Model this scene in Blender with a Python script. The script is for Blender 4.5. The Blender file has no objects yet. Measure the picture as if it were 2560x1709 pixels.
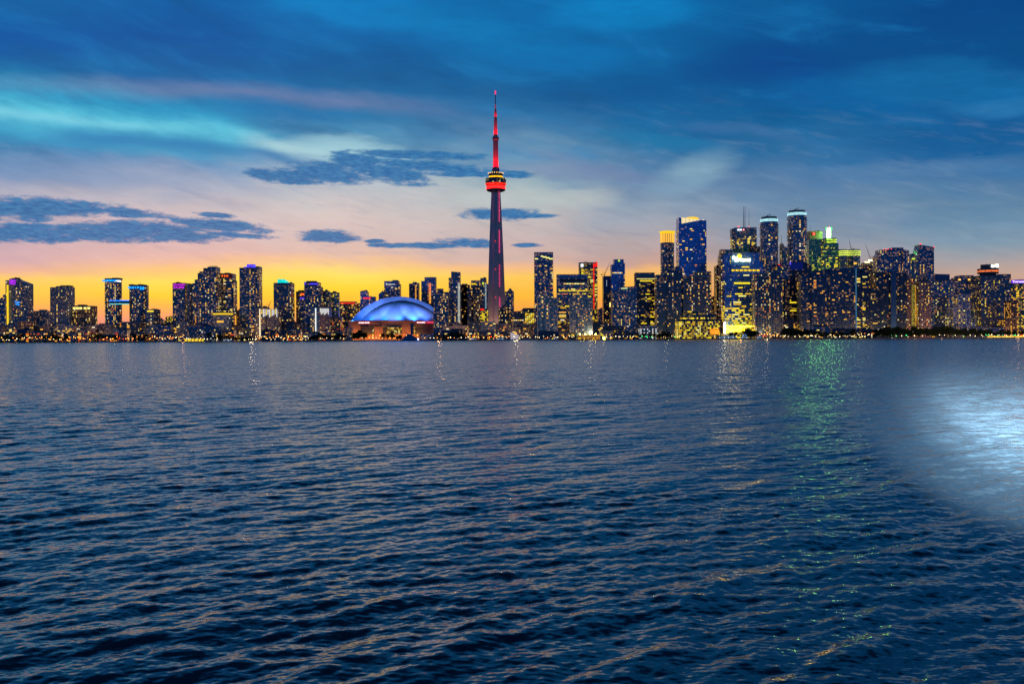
import bpy, bmesh, math, random
import numpy as np
from mathutils import Vector, Matrix

# ------------------------------------------------------------------ camera
sc = bpy.context.scene
col = sc.collection
F = 2489.0            # focal length in photo pixels (photo 2560 wide)
HY = 845.0            # horizon row at the photo's centre column
ROLL = 0.00485
CAMH = 4.0
cam_d = bpy.data.cameras.new("camera")
cam_d.sensor_width = 36.0
cam_d.lens = 36.0 * F / 2560.0
cam_d.clip_start = 0.2
cam_d.clip_end = 90000.0
cam = bpy.data.objects.new("camera", cam_d)
col.objects.link(cam)
pitch = math.atan((HY - 854.5) / F)
cam.matrix_world = (Matrix.Translation((0, 0, CAMH)) @ Matrix.Rotation(math.pi / 2 + pitch, 4, 'X')
                    @ Matrix.Rotation(-ROLL, 4, 'Z'))
sc.camera = cam
sc.view_settings.view_transform = 'Standard'
sc.view_settings.look = 'None'
sc.view_settings.exposure = 0.0
sc.view_settings.gamma = 1.0
sc.cycles.use_denoising = True
sc.cycles.max_bounces = 5
sc.cycles.glossy_bounces = 3
sc.cycles.diffuse_bounces = 2
sc.cycles.sample_clamp_indirect = 3.0
sc.cycles.caustics_reflective = False
sc.cycles.caustics_refractive = False


def s2l(c):
    return c / 12.92 if c <= 0.04045 else ((c + 0.055) / 1.055) ** 2.4


def rgb(r, g, b, k=1.0):
    return (s2l(r / 255) * k, s2l(g / 255) * k, s2l(b / 255) * k, 1.0)


def level(px, py):
    """photo pixel -> level (roll free) offsets right / up of the horizon centre"""
    dx, dy = px - 1280.0, HY - py
    return dx + dy * ROLL, dy - dx * ROLL


# ------------------------------------------------------------------ tiny node language
class NT:
    def __init__(self, nt):
        self.nt = nt

    def node(self, kind, **kw):
        n = self.nt.nodes.new(kind)
        for k, v in kw.items():
            setattr(n, k, v)
        return n

    def put(self, sock, v):
        if isinstance(v, (int, float)):
            sock.default_value = v
        elif isinstance(v, (tuple, list)):
            sock.default_value = v if len(v) == len(sock.default_value) else tuple(v)[:len(sock.default_value)]
        else:
            self.nt.links.new(v, sock)

    def m(self, op, a, b=None, c=None, clamp=False):
        n = self.node('ShaderNodeMath', operation=op, use_clamp=clamp)
        self.put(n.inputs[0], a)
        if b is not None: self.put(n.inputs[1], b)
        if c is not None: self.put(n.inputs[2], c)
        return n.outputs[0]

    def mix(self, f, a, b):
        n = self.node('ShaderNodeMix', data_type='RGBA')
        self.put(n.inputs[0], f); self.put(n.inputs[6], a); self.put(n.inputs[7], b)
        return n.outputs[2]

    def smooth(self, x, lo, hi, a=0.0, b=1.0):
        n = self.node('ShaderNodeMapRange', interpolation_type='SMOOTHSTEP')
        self.put(n.inputs[0], x); self.put(n.inputs[1], lo); self.put(n.inputs[2], hi)
        self.put(n.inputs[3], a); self.put(n.inputs[4], b)
        return n.outputs[0]

    def vec(self, x, y, z=0.0):
        n = self.node('ShaderNodeCombineXYZ')
        self.put(n.inputs[0], x); self.put(n.inputs[1], y); self.put(n.inputs[2], z)
        return n.outputs[0]

    def noise(self, v, scale, detail=3, rough=0.5, dist=0.0, out=0):
        n = self.node('ShaderNodeTexNoise')
        self.put(n.inputs['Vector'], v)
        n.inputs['Scale'].default_value = scale
        n.inputs['Detail'].default_value = detail
        n.inputs['Roughness'].default_value = rough
        n.inputs['Distortion'].default_value = dist
        return n.outputs[out]

    def ramp(self, f, stops, interp='LINEAR'):
        n = self.node('ShaderNodeValToRGB')
        r = n.color_ramp
        r.interpolation = interp
        stops = sorted(stops)
        r.elements[0].position, r.elements[0].color = stops[0][0], stops[0][1]
        r.elements[1].position, r.elements[1].color = stops[-1][0], stops[-1][1]
        for p, c in stops[1:-1]:
            e = r.elements.new(p); e.color = c
        self.put(n.inputs[0], f)
        return n.outputs[0]


# ------------------------------------------------------------------ dusk sky
world = bpy.data.worlds.new("World")
sc.world = world
world.use_nodes = True
wn = world.node_tree
wn.nodes.clear()
T = NT(wn)
geo = T.node('ShaderNodeTexCoord')
sep = T.node('ShaderNodeSeparateXYZ')
wn.links.new(geo.outputs['Generated'], sep.inputs[0])
sx, sy, sz = sep.outputs
AZ = T.m('ARCTAN2', sx, sy)                       # radians right of north
EL = T.m('ARCSINE', sz)
K = F / 1000.0                                   # work in "kilopixels" so that the numbers stay readable
U0 = T.m('MULTIPLY', AZ, K)
V0 = T.m('MULTIPLY', T.m('MAXIMUM', EL, 0.0), K)


def uv(px, py):
    lx, ly = level(px, py)
    az = math.atan(lx / F)
    el = math.atan(ly / F * math.cos(az))
    return az * K, el * K


# slow warp of the whole sky so that the bands run unevenly
wv = T.vec(T.m('MULTIPLY', U0, 1.0), T.m('MULTIPLY', V0, 2.6), 0.3)
w1 = T.noise(wv, 3.2, 4, 0.55)
w2 = T.noise(T.vec(T.m('MULTIPLY', U0, 2.2), T.m('MULTIPLY', V0, 13.0), 4.0), 3.0, 5, 0.6)
warp = T.m('ADD', T.m('MULTIPLY', T.m('SUBTRACT', w1, 0.5), 0.11), T.m('MULTIPLY', T.m('SUBTRACT', w2, 0.5), 0.035))
lowfade = T.smooth(V0, 0.05, 0.30, 0.10, 1.0)
V = T.m('ADD', V0, T.m('MULTIPLY', warp, lowfade))
U = T.m('ADD', U0, T.m('MULTIPLY', T.m('SUBTRACT', w1, 0.5), 0.18))
VMAX = 1.9
HI = [(0.94, rgb(8, 112, 178)), (1.08, rgb(2, 92, 154)), (1.28, rgb(0, 48, 94)), (1.6, rgb(0, 22, 54))]
COLS = [
    (0, [(0, (5, 98, 165)), (110, (0, 88, 165)), (180, (14, 106, 166)), (240, (28, 120, 176)), (320, (50, 145, 195)), (350, (58, 135, 185)),
         (400, (105, 145, 188)), (440, (128, 155, 192)), (480, (172, 175, 195)), (540, (198, 180, 190)), (600, (206, 176, 186)),
         (645, (215, 174, 180)), (672, (240, 182, 160)), (692, (255, 206, 115)), (720, (255, 208, 85)), (755, (255, 190, 82)), (785, (250, 158, 112)), (825, (235, 145, 140))]),
    (430, [(0, (0, 95, 165)), (100, (0, 85, 160)), (190, (8, 98, 162)), (260, (14, 112, 172)), (330, (45, 140, 190)), (380, (62, 132, 186)),
           (420, (118, 150, 190)), (460, (162, 172, 196)), (510, (202, 190, 196)), (570, (216, 190, 194)), (625, (226, 184, 180)),
           (650, (242, 190, 162)), (680, (255, 205, 118)), (702, (255, 224, 92)), (740, (255, 208, 60)), (772, (255, 178, 92)), (810, (242, 146, 132))]),
    (850, [(0, (0, 112, 182)), (70, (0, 103, 172)), (150, (0, 92, 156)), (220, (12, 102, 160)), (290, (36, 122, 174)), (340, (72, 145, 186)),
           (400, (128, 168, 196)), (450, (178, 192, 204)), (520, (214, 200, 198)), (590, (218, 194, 190)), (630, (224, 190, 178)),
           (655, (246, 198, 150)), (682, (255, 226, 105)), (715, (255, 220, 62)), (760, (255, 188, 60)), (815, (246, 150, 100))]),
    (1280, [(0, (0, 104, 168)), (60, (0, 110, 176)), (140, (0, 103, 166)), (205, (0, 93, 154)), (270, (32, 108, 162)), (330, (74, 128, 172)),
            (400, (112, 156, 186)), (470, (166, 186, 192)), (540, (196, 190, 190)), (600, (204, 182, 180)), (640, (216, 182, 170)),
            (662, (250, 192, 138)), (690, (255, 204, 92)), (740, (255, 190, 62)), (800, (248, 150, 84))]),
    (1600, [(0, (0, 100, 166)), (150, (0, 98, 160)), (230, (0, 88, 150)), (310, (14, 104, 160)), (350, (34, 116, 166)),
            (410, (80, 126, 168)), (460, (110, 142, 176)), (510, (142, 162, 182)), (570, (164, 166, 178)), (620, (186, 166, 166)), (655, (206, 164, 150)),
            (672, (246, 186, 112)), (700, (255, 190, 84)), (745, (255, 166, 76)), (800, (242, 140, 90))]),
    (1950, [(0, (0, 88, 150)), (180, (0, 76, 142)), (300, (0, 96, 154)), (370, (38, 108, 160)), (430, (78, 122, 166)), (500, (106, 138, 170)),
            (560, (124, 146, 170)), (620, (148, 152, 166)), (665, (170, 156, 158)), (700, (205, 164, 140)), (745, (235, 165, 110)), (800, (225, 145, 100))]),
    (2450, [(0, (0, 70, 136)), (150, (0, 78, 140)), (260, (0, 88, 150)), (370, (14, 96, 156)), (430, (66, 116, 164)), (500, (96, 134, 166)),
            (560, (112, 146, 174)), (610, (134, 156, 174)), (650, (168, 162, 166)), (685, (200, 166, 150)), (730, (208, 160, 142)), (800, (200, 150, 130))]),
]
def hue(c, k):
    r, g, b = [s2l(v / 255) for v in c]
    return (r * k, g * k, b * k, 1.0)


vn = T.m('DIVIDE', V, VMAX)
prev = None
for x, stops in COLS:
    st = []
    for y, c in stops:
        st.append((max(0.0, uv(x, y)[1] / VMAX), hue(c, 1.0)))
    st += [(p / VMAX if p < VMAX else 1.0, c) for p, c in HI if p > uv(x, 0)[1] + 0.02]
    c = T.ramp(vn, st)
    ux = uv(x, 600)[0]
    prev = c if prev is None else T.mix(T.smooth(U, pux, ux), prev, c)
    pux = ux
skyc = prev

# fine streaked grain of thin cloud
g1 = T.noise(T.vec(T.m('MULTIPLY', U0, 3.0), T.m('MULTIPLY', V0, 12.0), 2.0), 2.5, 7, 0.62)
g2 = T.noise(T.vec(T.m('MULTIPLY', U0, 5.0), T.m('ADD', T.m('MULTIPLY', V0, 16.0), T.m('MULTIPLY', U0, 3.5)), 7.0), 2.2, 6, 0.6)


def band(pts, w, soft_l, soft_r, color, amt, nz=0.6, slope_w=0.0):
    """a long soft streak following a polyline given in sky degrees (as photo places)"""
    global skyc
    q = [uv(*p) for p in pts]
    cv = None
    for i in range(len(q) - 1):
        (u0, v0), (u1, v1) = q[i], q[i + 1]
        n = T.node('ShaderNodeMapRange', interpolation_type='LINEAR')
        n.clamp = True
        T.put(n.inputs[0], U0)
        n.inputs[1].default_value, n.inputs[2].default_value = u0, u1
        n.inputs[3].default_value, n.inputs[4].default_value = 0.0, v1 - v0
        cv = n.outputs[0] if cv is None else T.m('ADD', cv, n.outputs[0])
    cv = T.m('ADD', cv, q[0][1])
    d = T.m('ABSOLUTE', T.m('SUBTRACT', T.m('ADD', V0, T.m('MULTIPLY', warp, 0.45)), cv))
    mk = T.smooth(d, 0.0, w / 1000.0, 1.0, 0.0)
    ul, ur = q[0][0], q[-1][0]
    if soft_l: mk = T.m('MULTIPLY', mk, T.smooth(U0, ul, ul + soft_l / 1000))
    if soft_r: mk = T.m('MULTIPLY', mk, T.smooth(U0, ur - soft_r / 1000, ur, 1.0, 0.0))
    mk = T.m('MULTIPLY', mk, T.m('ADD', 1.0 - nz, T.m('MULTIPLY', g2, 2.0 * nz)))
    skyc = T.mix(T.m('MULTIPLY', mk, amt, clamp=True), skyc, rgb(*color))


def blob(px, py, a, b, color, amt, nz=0.5, tilt=0.0):
    global skyc
    cu, cv = uv(px, py)
    du = T.m('SUBTRACT', T.m('ADD', U0, T.m('MULTIPLY', warp, 0.8)), cu)
    dv = T.m('SUBTRACT', T.m('SUBTRACT', T.m('ADD', V0, T.m('MULTIPLY', warp, 0.5)), cv), T.m('MULTIPLY', du, tilt))
    r = T.m('ADD', T.m('POWER', T.m('ABSOLUTE', T.m('MULTIPLY', du, 1000.0 / a)), 2.0), T.m('POWER', T.m('ABSOLUTE', T.m('MULTIPLY', dv, 1000.0 / b)), 2.0))
    mk = T.smooth(r, 0.0, 1.0, 1.0, 0.0)
    mk = T.m('MULTIPLY', mk, T.m('ADD', 1.0 - nz, T.m('MULTIPLY', g1, 2.0 * nz)))
    skyc = T.mix(T.m('MULTIPLY', mk, amt, clamp=True), skyc, rgb(*color))


# broken thin cloud over the whole upper sky
h1 = T.noise(T.vec(T.m('ADD', T.m('MULTIPLY', U0, 2.2), T.m('MULTIPLY', V0, 1.5)), T.m('ADD', T.m('MULTIPLY', V0, 7.0), T.m('MULTIPLY', U0, 0.9)), 11.0), 1.8, 8, 0.56, 0.5)
h2 = T.noise(T.vec(T.m('MULTIPLY', U0, 2.5), T.m('ADD', T.m('MULTIPLY', V0, 14.0), T.m('MULTIPLY', U0, 3.0)), 21.0), 3.0, 8, 0.66, 0.6)
hi = T.smooth(V0, 0.22, 0.55)
skyc = T.mix(T.m('MULTIPLY', T.m('MULTIPLY', T.smooth(h1, 0.48, 0.82), hi), 0.50), skyc, rgb(22, 134, 200))
skyc = T.mix(T.m('MULTIPLY', T.m('MULTIPLY', T.smooth(h1, 0.52, 0.22), hi), 0.50), skyc, rgb(0, 78, 136))
mi_ = T.m('MULTIPLY', T.smooth(V0, 0.12, 0.24), T.smooth(V0, 0.62, 0.40))
skyc = T.mix(T.m('MULTIPLY', T.m('MULTIPLY', T.smooth(h2, 0.46, 0.84), mi_), 0.22), skyc, rgb(176, 190, 208))
skyc = T.mix(T.m('MULTIPLY', T.m('MULTIPLY', T.smooth(h2, 0.52, 0.26), mi_), 0.20), skyc, rgb(54, 116, 172))
# long streaks
band([(-300, 205), (300, 218), (650, 232), (1050, 268), (1300, 300)], 36, 0, 450, (98, 124, 170), 0.80, 0.55)
band([(300, 262), (650, 275), (900, 300), (1100, 330)], 40, 250, 400, (8, 112, 174), 0.60, 0.3)
band([(-300, 225), (100, 268), (350, 308), (600, 340), (760, 372)], 105, 0, 300, (40, 166, 208), 0.85, 0.85)
blob(180, 330, 420, 40, (70, 172, 208), 0.6, 0.95, -0.12)
band([(-300, 240), (100, 282), (350, 318), (600, 348), (760, 372)], 46, 0, 220, (92, 198, 222), 0.75, 1.0)
band([(250, 300), (450, 322), (700, 338)], 22, 120, 160, (90, 196, 222), 0.6, 0.9)
band([(-300, 262), (120, 292), (400, 322), (560, 335)], 22, 0, 300, (120, 205, 228), 0.70, 0.7)
band([(60, 335), (300, 352), (560, 372), (760, 400)], 36, 150, 250, (34, 122, 182), 0.75, 0.4)
band([(560, 335), (700, 366), (880, 392), (1050, 405)], 30, 140, 200, (168, 210, 220), 0.9, 0.35)
blob(900, 375, 200, 36, (158, 205, 218), 0.75, 0.3, -0.12)
band([(560, 365), (690, 392), (820, 425)], 20, 120, 120, (58, 128, 184), 0.8, 0.3)
blob(870, 10, 330, 62, (0, 128, 196), 0.75, 0.7, -0.15)
blob(1180, 75, 260, 60, (0, 120, 184), 0.65, 0.8, -0.18)
blob(1560, 25, 220, 66, (0, 130, 196), 0.75, 0.8)
blob(1380, 150, 260, 50, (0, 118, 184), 0.55, 0.5)
blob(1420, 430, 260, 26, (120, 138, 176), 0.5, 0.5, -0.1)
band([(1280, 370), (1500, 420), (1750, 470)], 22, 120, 200, (108, 132, 172), 0.5, 0.6)
blob(1740, 428, 140, 60, (134, 172, 194), 0.5, 0.9, 0.3)
blob(1745, 424, 70, 40, (138, 176, 194), 0.4, 0.7)
blob(1650, 350, 200, 26, (20, 118, 170), 0.6, 0.5, -0.1)
band([(1630, 300), (1900, 330), (2120, 380)], 18, 150, 200, (60, 112, 166), 0.55, 0.5)
blob(2120, 240, 300, 60, (0, 102, 168), 0.5, 0.6, -0.2)
blob(2380, 215, 300, 70, (14, 112, 172), 0.6, 0.7, -0.15)
blob(2500, 275, 160, 24, (40, 120, 178), 0.6, 0.6)
blob(2250, 420, 360, 30, (84, 128, 172), 0.5, 0.7)
blob(1900, 160, 240, 60, (0, 70, 140), 0.6, 0.5)
blob(120, 440, 300, 40, (120, 150, 192), 0.4, 0.6)
blob(1330, 500, 260, 40, (186, 196, 196), 0.7, 0.5)

# dark low clouds with ragged edges
cwarp = T.noise(T.vec(T.m('MULTIPLY', U0, 9.0), T.m('MULTIPLY', V0, 30.0), 0.0), 2.0, 8, 0.68)
cfine = T.noise(T.vec(T.m('MULTIPLY', U0, 22.0), T.m('ADD', T.m('MULTIPLY', V0, 95.0), T.m('MULTIPLY', U0, 9.0)), 3.0), 2.0, 6, 0.66)
ragged = T.m('ADD', T.m('MULTIPLY', T.m('SUBTRACT', cwarp, 0.5), 3.6), T.m('MULTIPLY', T.m('SUBTRACT', cfine, 0.5), 1.7))
total = None
for (px, py, a, b, t) in [
        (110, 518, 170, 16, 0), (260, 527, 150, 9, -0.05), (80, 540, 50, 12, 0), (-120, 525, 160, 18, 0),
        (60, 582, 300, 17, 0.03), (330, 578, 200, 20, 0.05), (440, 590, 110, 12, 0), (548, 563, 122, 12, -0.06), (540, 538, 50, 5, -0.06),
        (655, 434, 46, 10, -0.05), (740, 440, 110, 15, 0.0), (830, 432, 110, 20, -0.05), (900, 405, 80, 16, -0.1), (970, 432, 110, 18, -0.15), (1040, 388, 170, 8, -0.02),
        (1060, 415, 190, 10, -0.06), (1180, 435, 130, 6, 0.0), (1290, 437, 50, 7, 0),
        (820, 591, 76, 12, 0.0), (1070, 613, 120, 6, 0), (1170, 607, 80, 9, -0.03), (940, 603, 24, 4, 0), (960, 613, 40, 5, 0),
        (1250, 535, 100, 12, 0), (1330, 540, 60, 5, 0), (1320, 613, 40, 4, 0), (590, 588, 90, 5, -0.05)]:
    cu, cv = uv(px, py)
    du = T.m('SUBTRACT', U0, cu)
    dv = T.m('SUBTRACT', T.m('SUBTRACT', V0, cv), T.m('MULTIPLY', du, t)) if t else T.m('SUBTRACT', V0, cv)
    r = T.m('ADD', T.m('POWER', T.m('ABSOLUTE', T.m('MULTIPLY', du, 1000.0 / a)), 2.0), T.m('POWER', T.m('ABSOLUTE', T.m('MULTIPLY', dv, 760.0 / b)), 2.0))
    mk = T.m('SUBTRACT', 1.0, r)
    total = mk if total is None else T.m('MAXIMUM', total, mk)
total = T.m('MAXIMUM', total, -2.5)
cm = T.smooth(T.m('ADD', total, ragged), -0.50, 0.62)
cm = T.m('MULTIPLY', cm, T.smooth(total, -1.6, -0.1))
cc = T.mix(T.smooth(cfine, 0.35, 0.65), rgb(4, 98, 162), rgb(56, 128, 180))
skyc = T.mix(T.m('MULTIPLY', cm, 0.97), skyc, cc)
# overall brightness variation of the thin cloud
gv = T.m('ADD', 0.83, T.m('MULTIPLY', T.m('ADD', T.m('MULTIPLY', g1, 0.5), T.m('MULTIPLY', g2, 0.5)), 0.28))
vm = T.node('ShaderNodeVectorMath', operation='SCALE')
T.put(vm.inputs[0], skyc); T.put(vm.inputs['Scale'], gv)
skyc = vm.outputs[0]
# the half of the sky behind the viewer is plain dusk blue
back = T.smooth(sy, -0.05, 0.55)
skyb = T.ramp(T.m('DIVIDE', V0, VMAX), [(0.0, rgb(70, 118, 168)), (0.2, rgb(44, 104, 164)), (0.5, rgb(16, 80, 142)), (1.0, rgb(4, 48, 98))])
skyc = T.mix(back, skyb, skyc)
bg = T.node('ShaderNodeBackground')
T.put(bg.inputs[0], skyc)
bg.inputs[1].default_value = 1.0
SUN_EL, SUN_AZ = math.radians(1.0), math.radians(-16.0)
ns = T.node('ShaderNodeTexSky', sky_type='NISHITA', sun_disc=False)
ns.sun_elevation = SUN_EL
ns.sun_rotation = SUN_AZ
bg2 = T.node('ShaderNodeBackground')
T.put(bg2.inputs[0], ns.outputs[0])
bg2.inputs[1].default_value = 0.004
add = T.node('ShaderNodeAddShader')
wn.links.new(bg.outputs[0], add.inputs[0]); wn.links.new(bg2.outputs[0], add.inputs[1])
wo = T.node('ShaderNodeOutputWorld')
wn.links.new(add.outputs[0], wo.inputs[0])
# ------------------------------------------------------------------ lake
SHORE = 1750.0
def make_water():
    rng = np.random.default_rng(7)
    hh = CAMH
    fp = F * 0.4
    # rows: finer close by, down to the quay
    ypix = np.concatenate([np.arange(760, 352, -4.0), np.arange(352, 40, -0.5), np.arange(40, 2.3, -0.25)])
    Y = fp * hh / ypix
    Y = np.append(Y, SHORE + 6.0)
    NX = 1300
    s = np.linspace(-1, 1, NX)
    half = Y * 0.60 + 5.0
    X = s[None, :] * half[:, None]
    YY = np.repeat(Y[:, None], NX, 1)
    dY = np.gradient(Y)
    dX = half * 2 / NX
    Z = np.zeros_like(X, dtype=np.float32)
    lost = np.zeros(len(Y))
    # direction of travel of the ripples: towards the viewer, a little from the left
    main = math.atan2(-0.68, 0.73)
    comps = []
    n = 110
    for i in range(n):
        lam = 0.12 * (5.5 / 0.12) ** ((i + rng.random()) / n)
        spread = 0.75 if lam < 0.6 else (0.5 if lam < 1.5 else 0.32)
        th = main + rng.normal(0, spread)
        # rms slope share per component
        w = 1.0
        if lam > 1.2: w = 0.80 * (1.2 / lam) ** 0.45
        if lam < 0.35: w = 0.75
        sl = 0.0160 * w
        comps.append((lam, th, sl * lam / (2 * math.pi), rng.random() * 2 * math.pi, sl))
    # patches of calmer and rougher water
    def patch(sc, seed):
        r = np.random.default_rng(seed)
        v = np.zeros_like(X)
        for k in range(7):
            a = r.random() * 6.28
            l = sc * (0.6 + 1.2 * r.random())
            v += np.sin((X * math.cos(a) * 0.6 + YY * math.sin(a)) * 2 * math.pi / l + r.random() * 6.28)
        return v / 2.6
    gust = 1.0 + 0.34 * np.clip(patch(9.0, 3), -1, 1) + 0.34 * np.clip(patch(45.0, 5), -1, 1)
    for lam, th, amp, ph, sl in comps:
        k = 2 * math.pi / lam
        cx, cy = math.cos(th), math.sin(th)
        res = np.sqrt((cx * dX) ** 2 + (cy * np.abs(dY)) ** 2)
        keep = np.clip((lam / np.maximum(res, 1e-6) - 2.2) / 2.0, 0, 1)
        lost += (sl ** 2) * (1 - keep ** 2) / 2
        if keep.max() <= 0: continue
        q = keep > 0
        arg = (X[q] * cx + YY[q] * cy) * k + ph
        # slow bending of the crests keeps them from running ruler straight
        arg += 0.9 * np.sin(X[q] * (0.35 / lam) + YY[q] * (0.21 / lam) + ph * 3)
        w = np.sin(arg)
        w = w + 0.12 * np.cos(2 * arg)
        Z[q] += (amp * keep[q][:, None] * w * (gust[q] if lam < 3 else 1.0)).astype(np.float32)
    nr = len(Y)
    co = np.empty((nr * NX, 3), dtype=np.float32)
    co[:, 0] = X.ravel(); co[:, 1] = YY.ravel(); co[:, 2] = Z.ravel()
    i = np.arange(nr - 1)[:, None] * NX + np.arange(NX - 1)[None, :]
    quads = np.stack([i, i + 1, i + NX + 1, i + NX], -1).reshape(-1, 4)
    # the open lake all round, a hand's breadth lower so that it never shows through the waves
    B = 24000.0
    e = [(-B, -6000, -0.6), (B, -6000, -0.6), (B, SHORE + 6, -0.6), (-B, SHORE + 6, -0.6)]
    co = np.vstack([co, np.array(e, dtype=np.float32)])
    b = nr * NX
    quads = np.vstack([quads, [[b, b + 1, b + 2, b + 3]]])
    me = bpy.data.meshes.new("water")
    me.vertices.add(len(co)); me.vertices.foreach_set("co", co.ravel())
    me.loops.add(quads.size); me.loops.foreach_set("vertex_index", quads.ravel().astype(np.int32))
    me.polygons.add(len(quads))
    me.polygons.foreach_set("loop_start", np.arange(0, quads.size, 4, dtype=np.int32))
    me.polygons.foreach_set("loop_total", np.full(len(quads), 4, dtype=np.int32))
    me.update(calc_edges=True)
    me.polygons.foreach_set("use_smooth", np.ones(len(quads), dtype=bool))
    at = me.attributes.new("unresolved", 'FLOAT', 'POINT')
    lv = np.repeat(np.sqrt(lost)[:, None], NX, 1).ravel()
    at.data.foreach_set("value", np.append(lv, [0.12] * 4).astype(np.float32))
    o = bpy.data.objects.new("water", me)
    col.objects.link(o)
    o["kind"] = "structure"
    o["label"] = "dark blue rippled lake water in front of the skyline"
    return o


water = make_water()
wm = bpy.data.materials.new("lake_water")
wm.use_nodes = True
W = NT(wm.node_tree)
wp = wm.node_tree.nodes['Principled BSDF']
wp.inputs['Base Color'].default_value = (0.005, 0.018, 0.034, 1)
wp.inputs['Roughness'].default_value = 0.10
wp.inputs['IOR'].default_value = 1.50
tc = W.node('ShaderNodeTexCoord').outputs['Object']
gn = W.node('ShaderNodeNewGeometry').outputs['Normal']
un = W.node('ShaderNodeAttribute', attribute_name='unresolved').outputs['Fac']
def slopes(scale_xyz, sc_, detail, rough):
    mp = W.node('ShaderNodeMapping', vector_type='POINT')
    W.put(mp.inputs['Vector'], tc)
    mp.inputs['Scale'].default_value = scale_xyz
    mp.inputs['Rotation'].default_value = (0, 0, math.radians(-42))
    c = W.noise(mp.outputs[0], sc_, detail, rough, 0.0, 1)
    v = W.node('ShaderNodeVectorMath', operation='SUBTRACT')
    W.put(v.inputs[0], c); v.inputs[1].default_value = (0.5, 0.5, 0.5)
    return v.outputs[0]
def scaled(v, f):
    n = W.node('ShaderNodeVectorMath', operation='MULTIPLY')
    W.put(n.inputs[0], v)
    if isinstance(f, tuple): n.inputs[1].default_value = f
    else: W.put(n.inputs[1], f)
    return n.outputs[0]
def vadd(a, b):
    n = W.node('ShaderNodeVectorMath', operation='ADD')
    W.put(n.inputs[0], a); W.put(n.inputs[1], b)
    return n.outputs[0]
fine = scaled(slopes((0.6, 1.6, 1), 11.0, 3, 0.6), (0.48, 0.40, 0.0))
wide = slopes((0.55, 1.3, 1), 1.7, 4, 0.75)
lostv = scaled(scaled(wide, W.vec(un, un, un)), (24.0, 9.5, 9.5))
big = slopes((0.25, 0.8, 1), 0.22, 3, 0.6)
bigv = scaled(scaled(big, W.vec(un, un, un)), (3.0, 3.0, 3.0))
# seen flat across the lake only the faces of the ripples turned to the south shore show
both = vadd(lostv, bigv)
sb_ = W.node('ShaderNodeSeparateXYZ'); W.put(sb_.inputs[0], both)
ray = W.m('SQRT', W.m('ADD', W.m('POWER', sb_.outputs[1], 2.0), W.m('POWER', sb_.outputs[2], 2.0)))
toward = W.vec(sb_.outputs[0], W.m('MULTIPLY', ray, -1.0), 0.0)
nn = vadd(vadd(gn, fine), toward)
W.put(wp.inputs['Roughness'], W.m('ADD', 0.09, W.m('MULTIPLY', un, 0.5)))
nz = W.node('ShaderNodeVectorMath', operation='NORMALIZE')
W.put(nz.inputs[0], nn)
W.put(wp.inputs['Normal'], nz.outputs[0])
water.data.materials.append(wm)
# ------------------------------------------------------------------ helpers for everything that is built
GZ = 1.2            # level of the quay and streets above the water


def at(px, py, D):
    lx, ly = level(px, py)
    return Vector((lx / F * D, D, CAMH + ly / F * D))


def zat(py, D, px=1280):
    return at(px, py, D).z


def xat(px, D, py=800):
    return at(px, py, D).x


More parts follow.
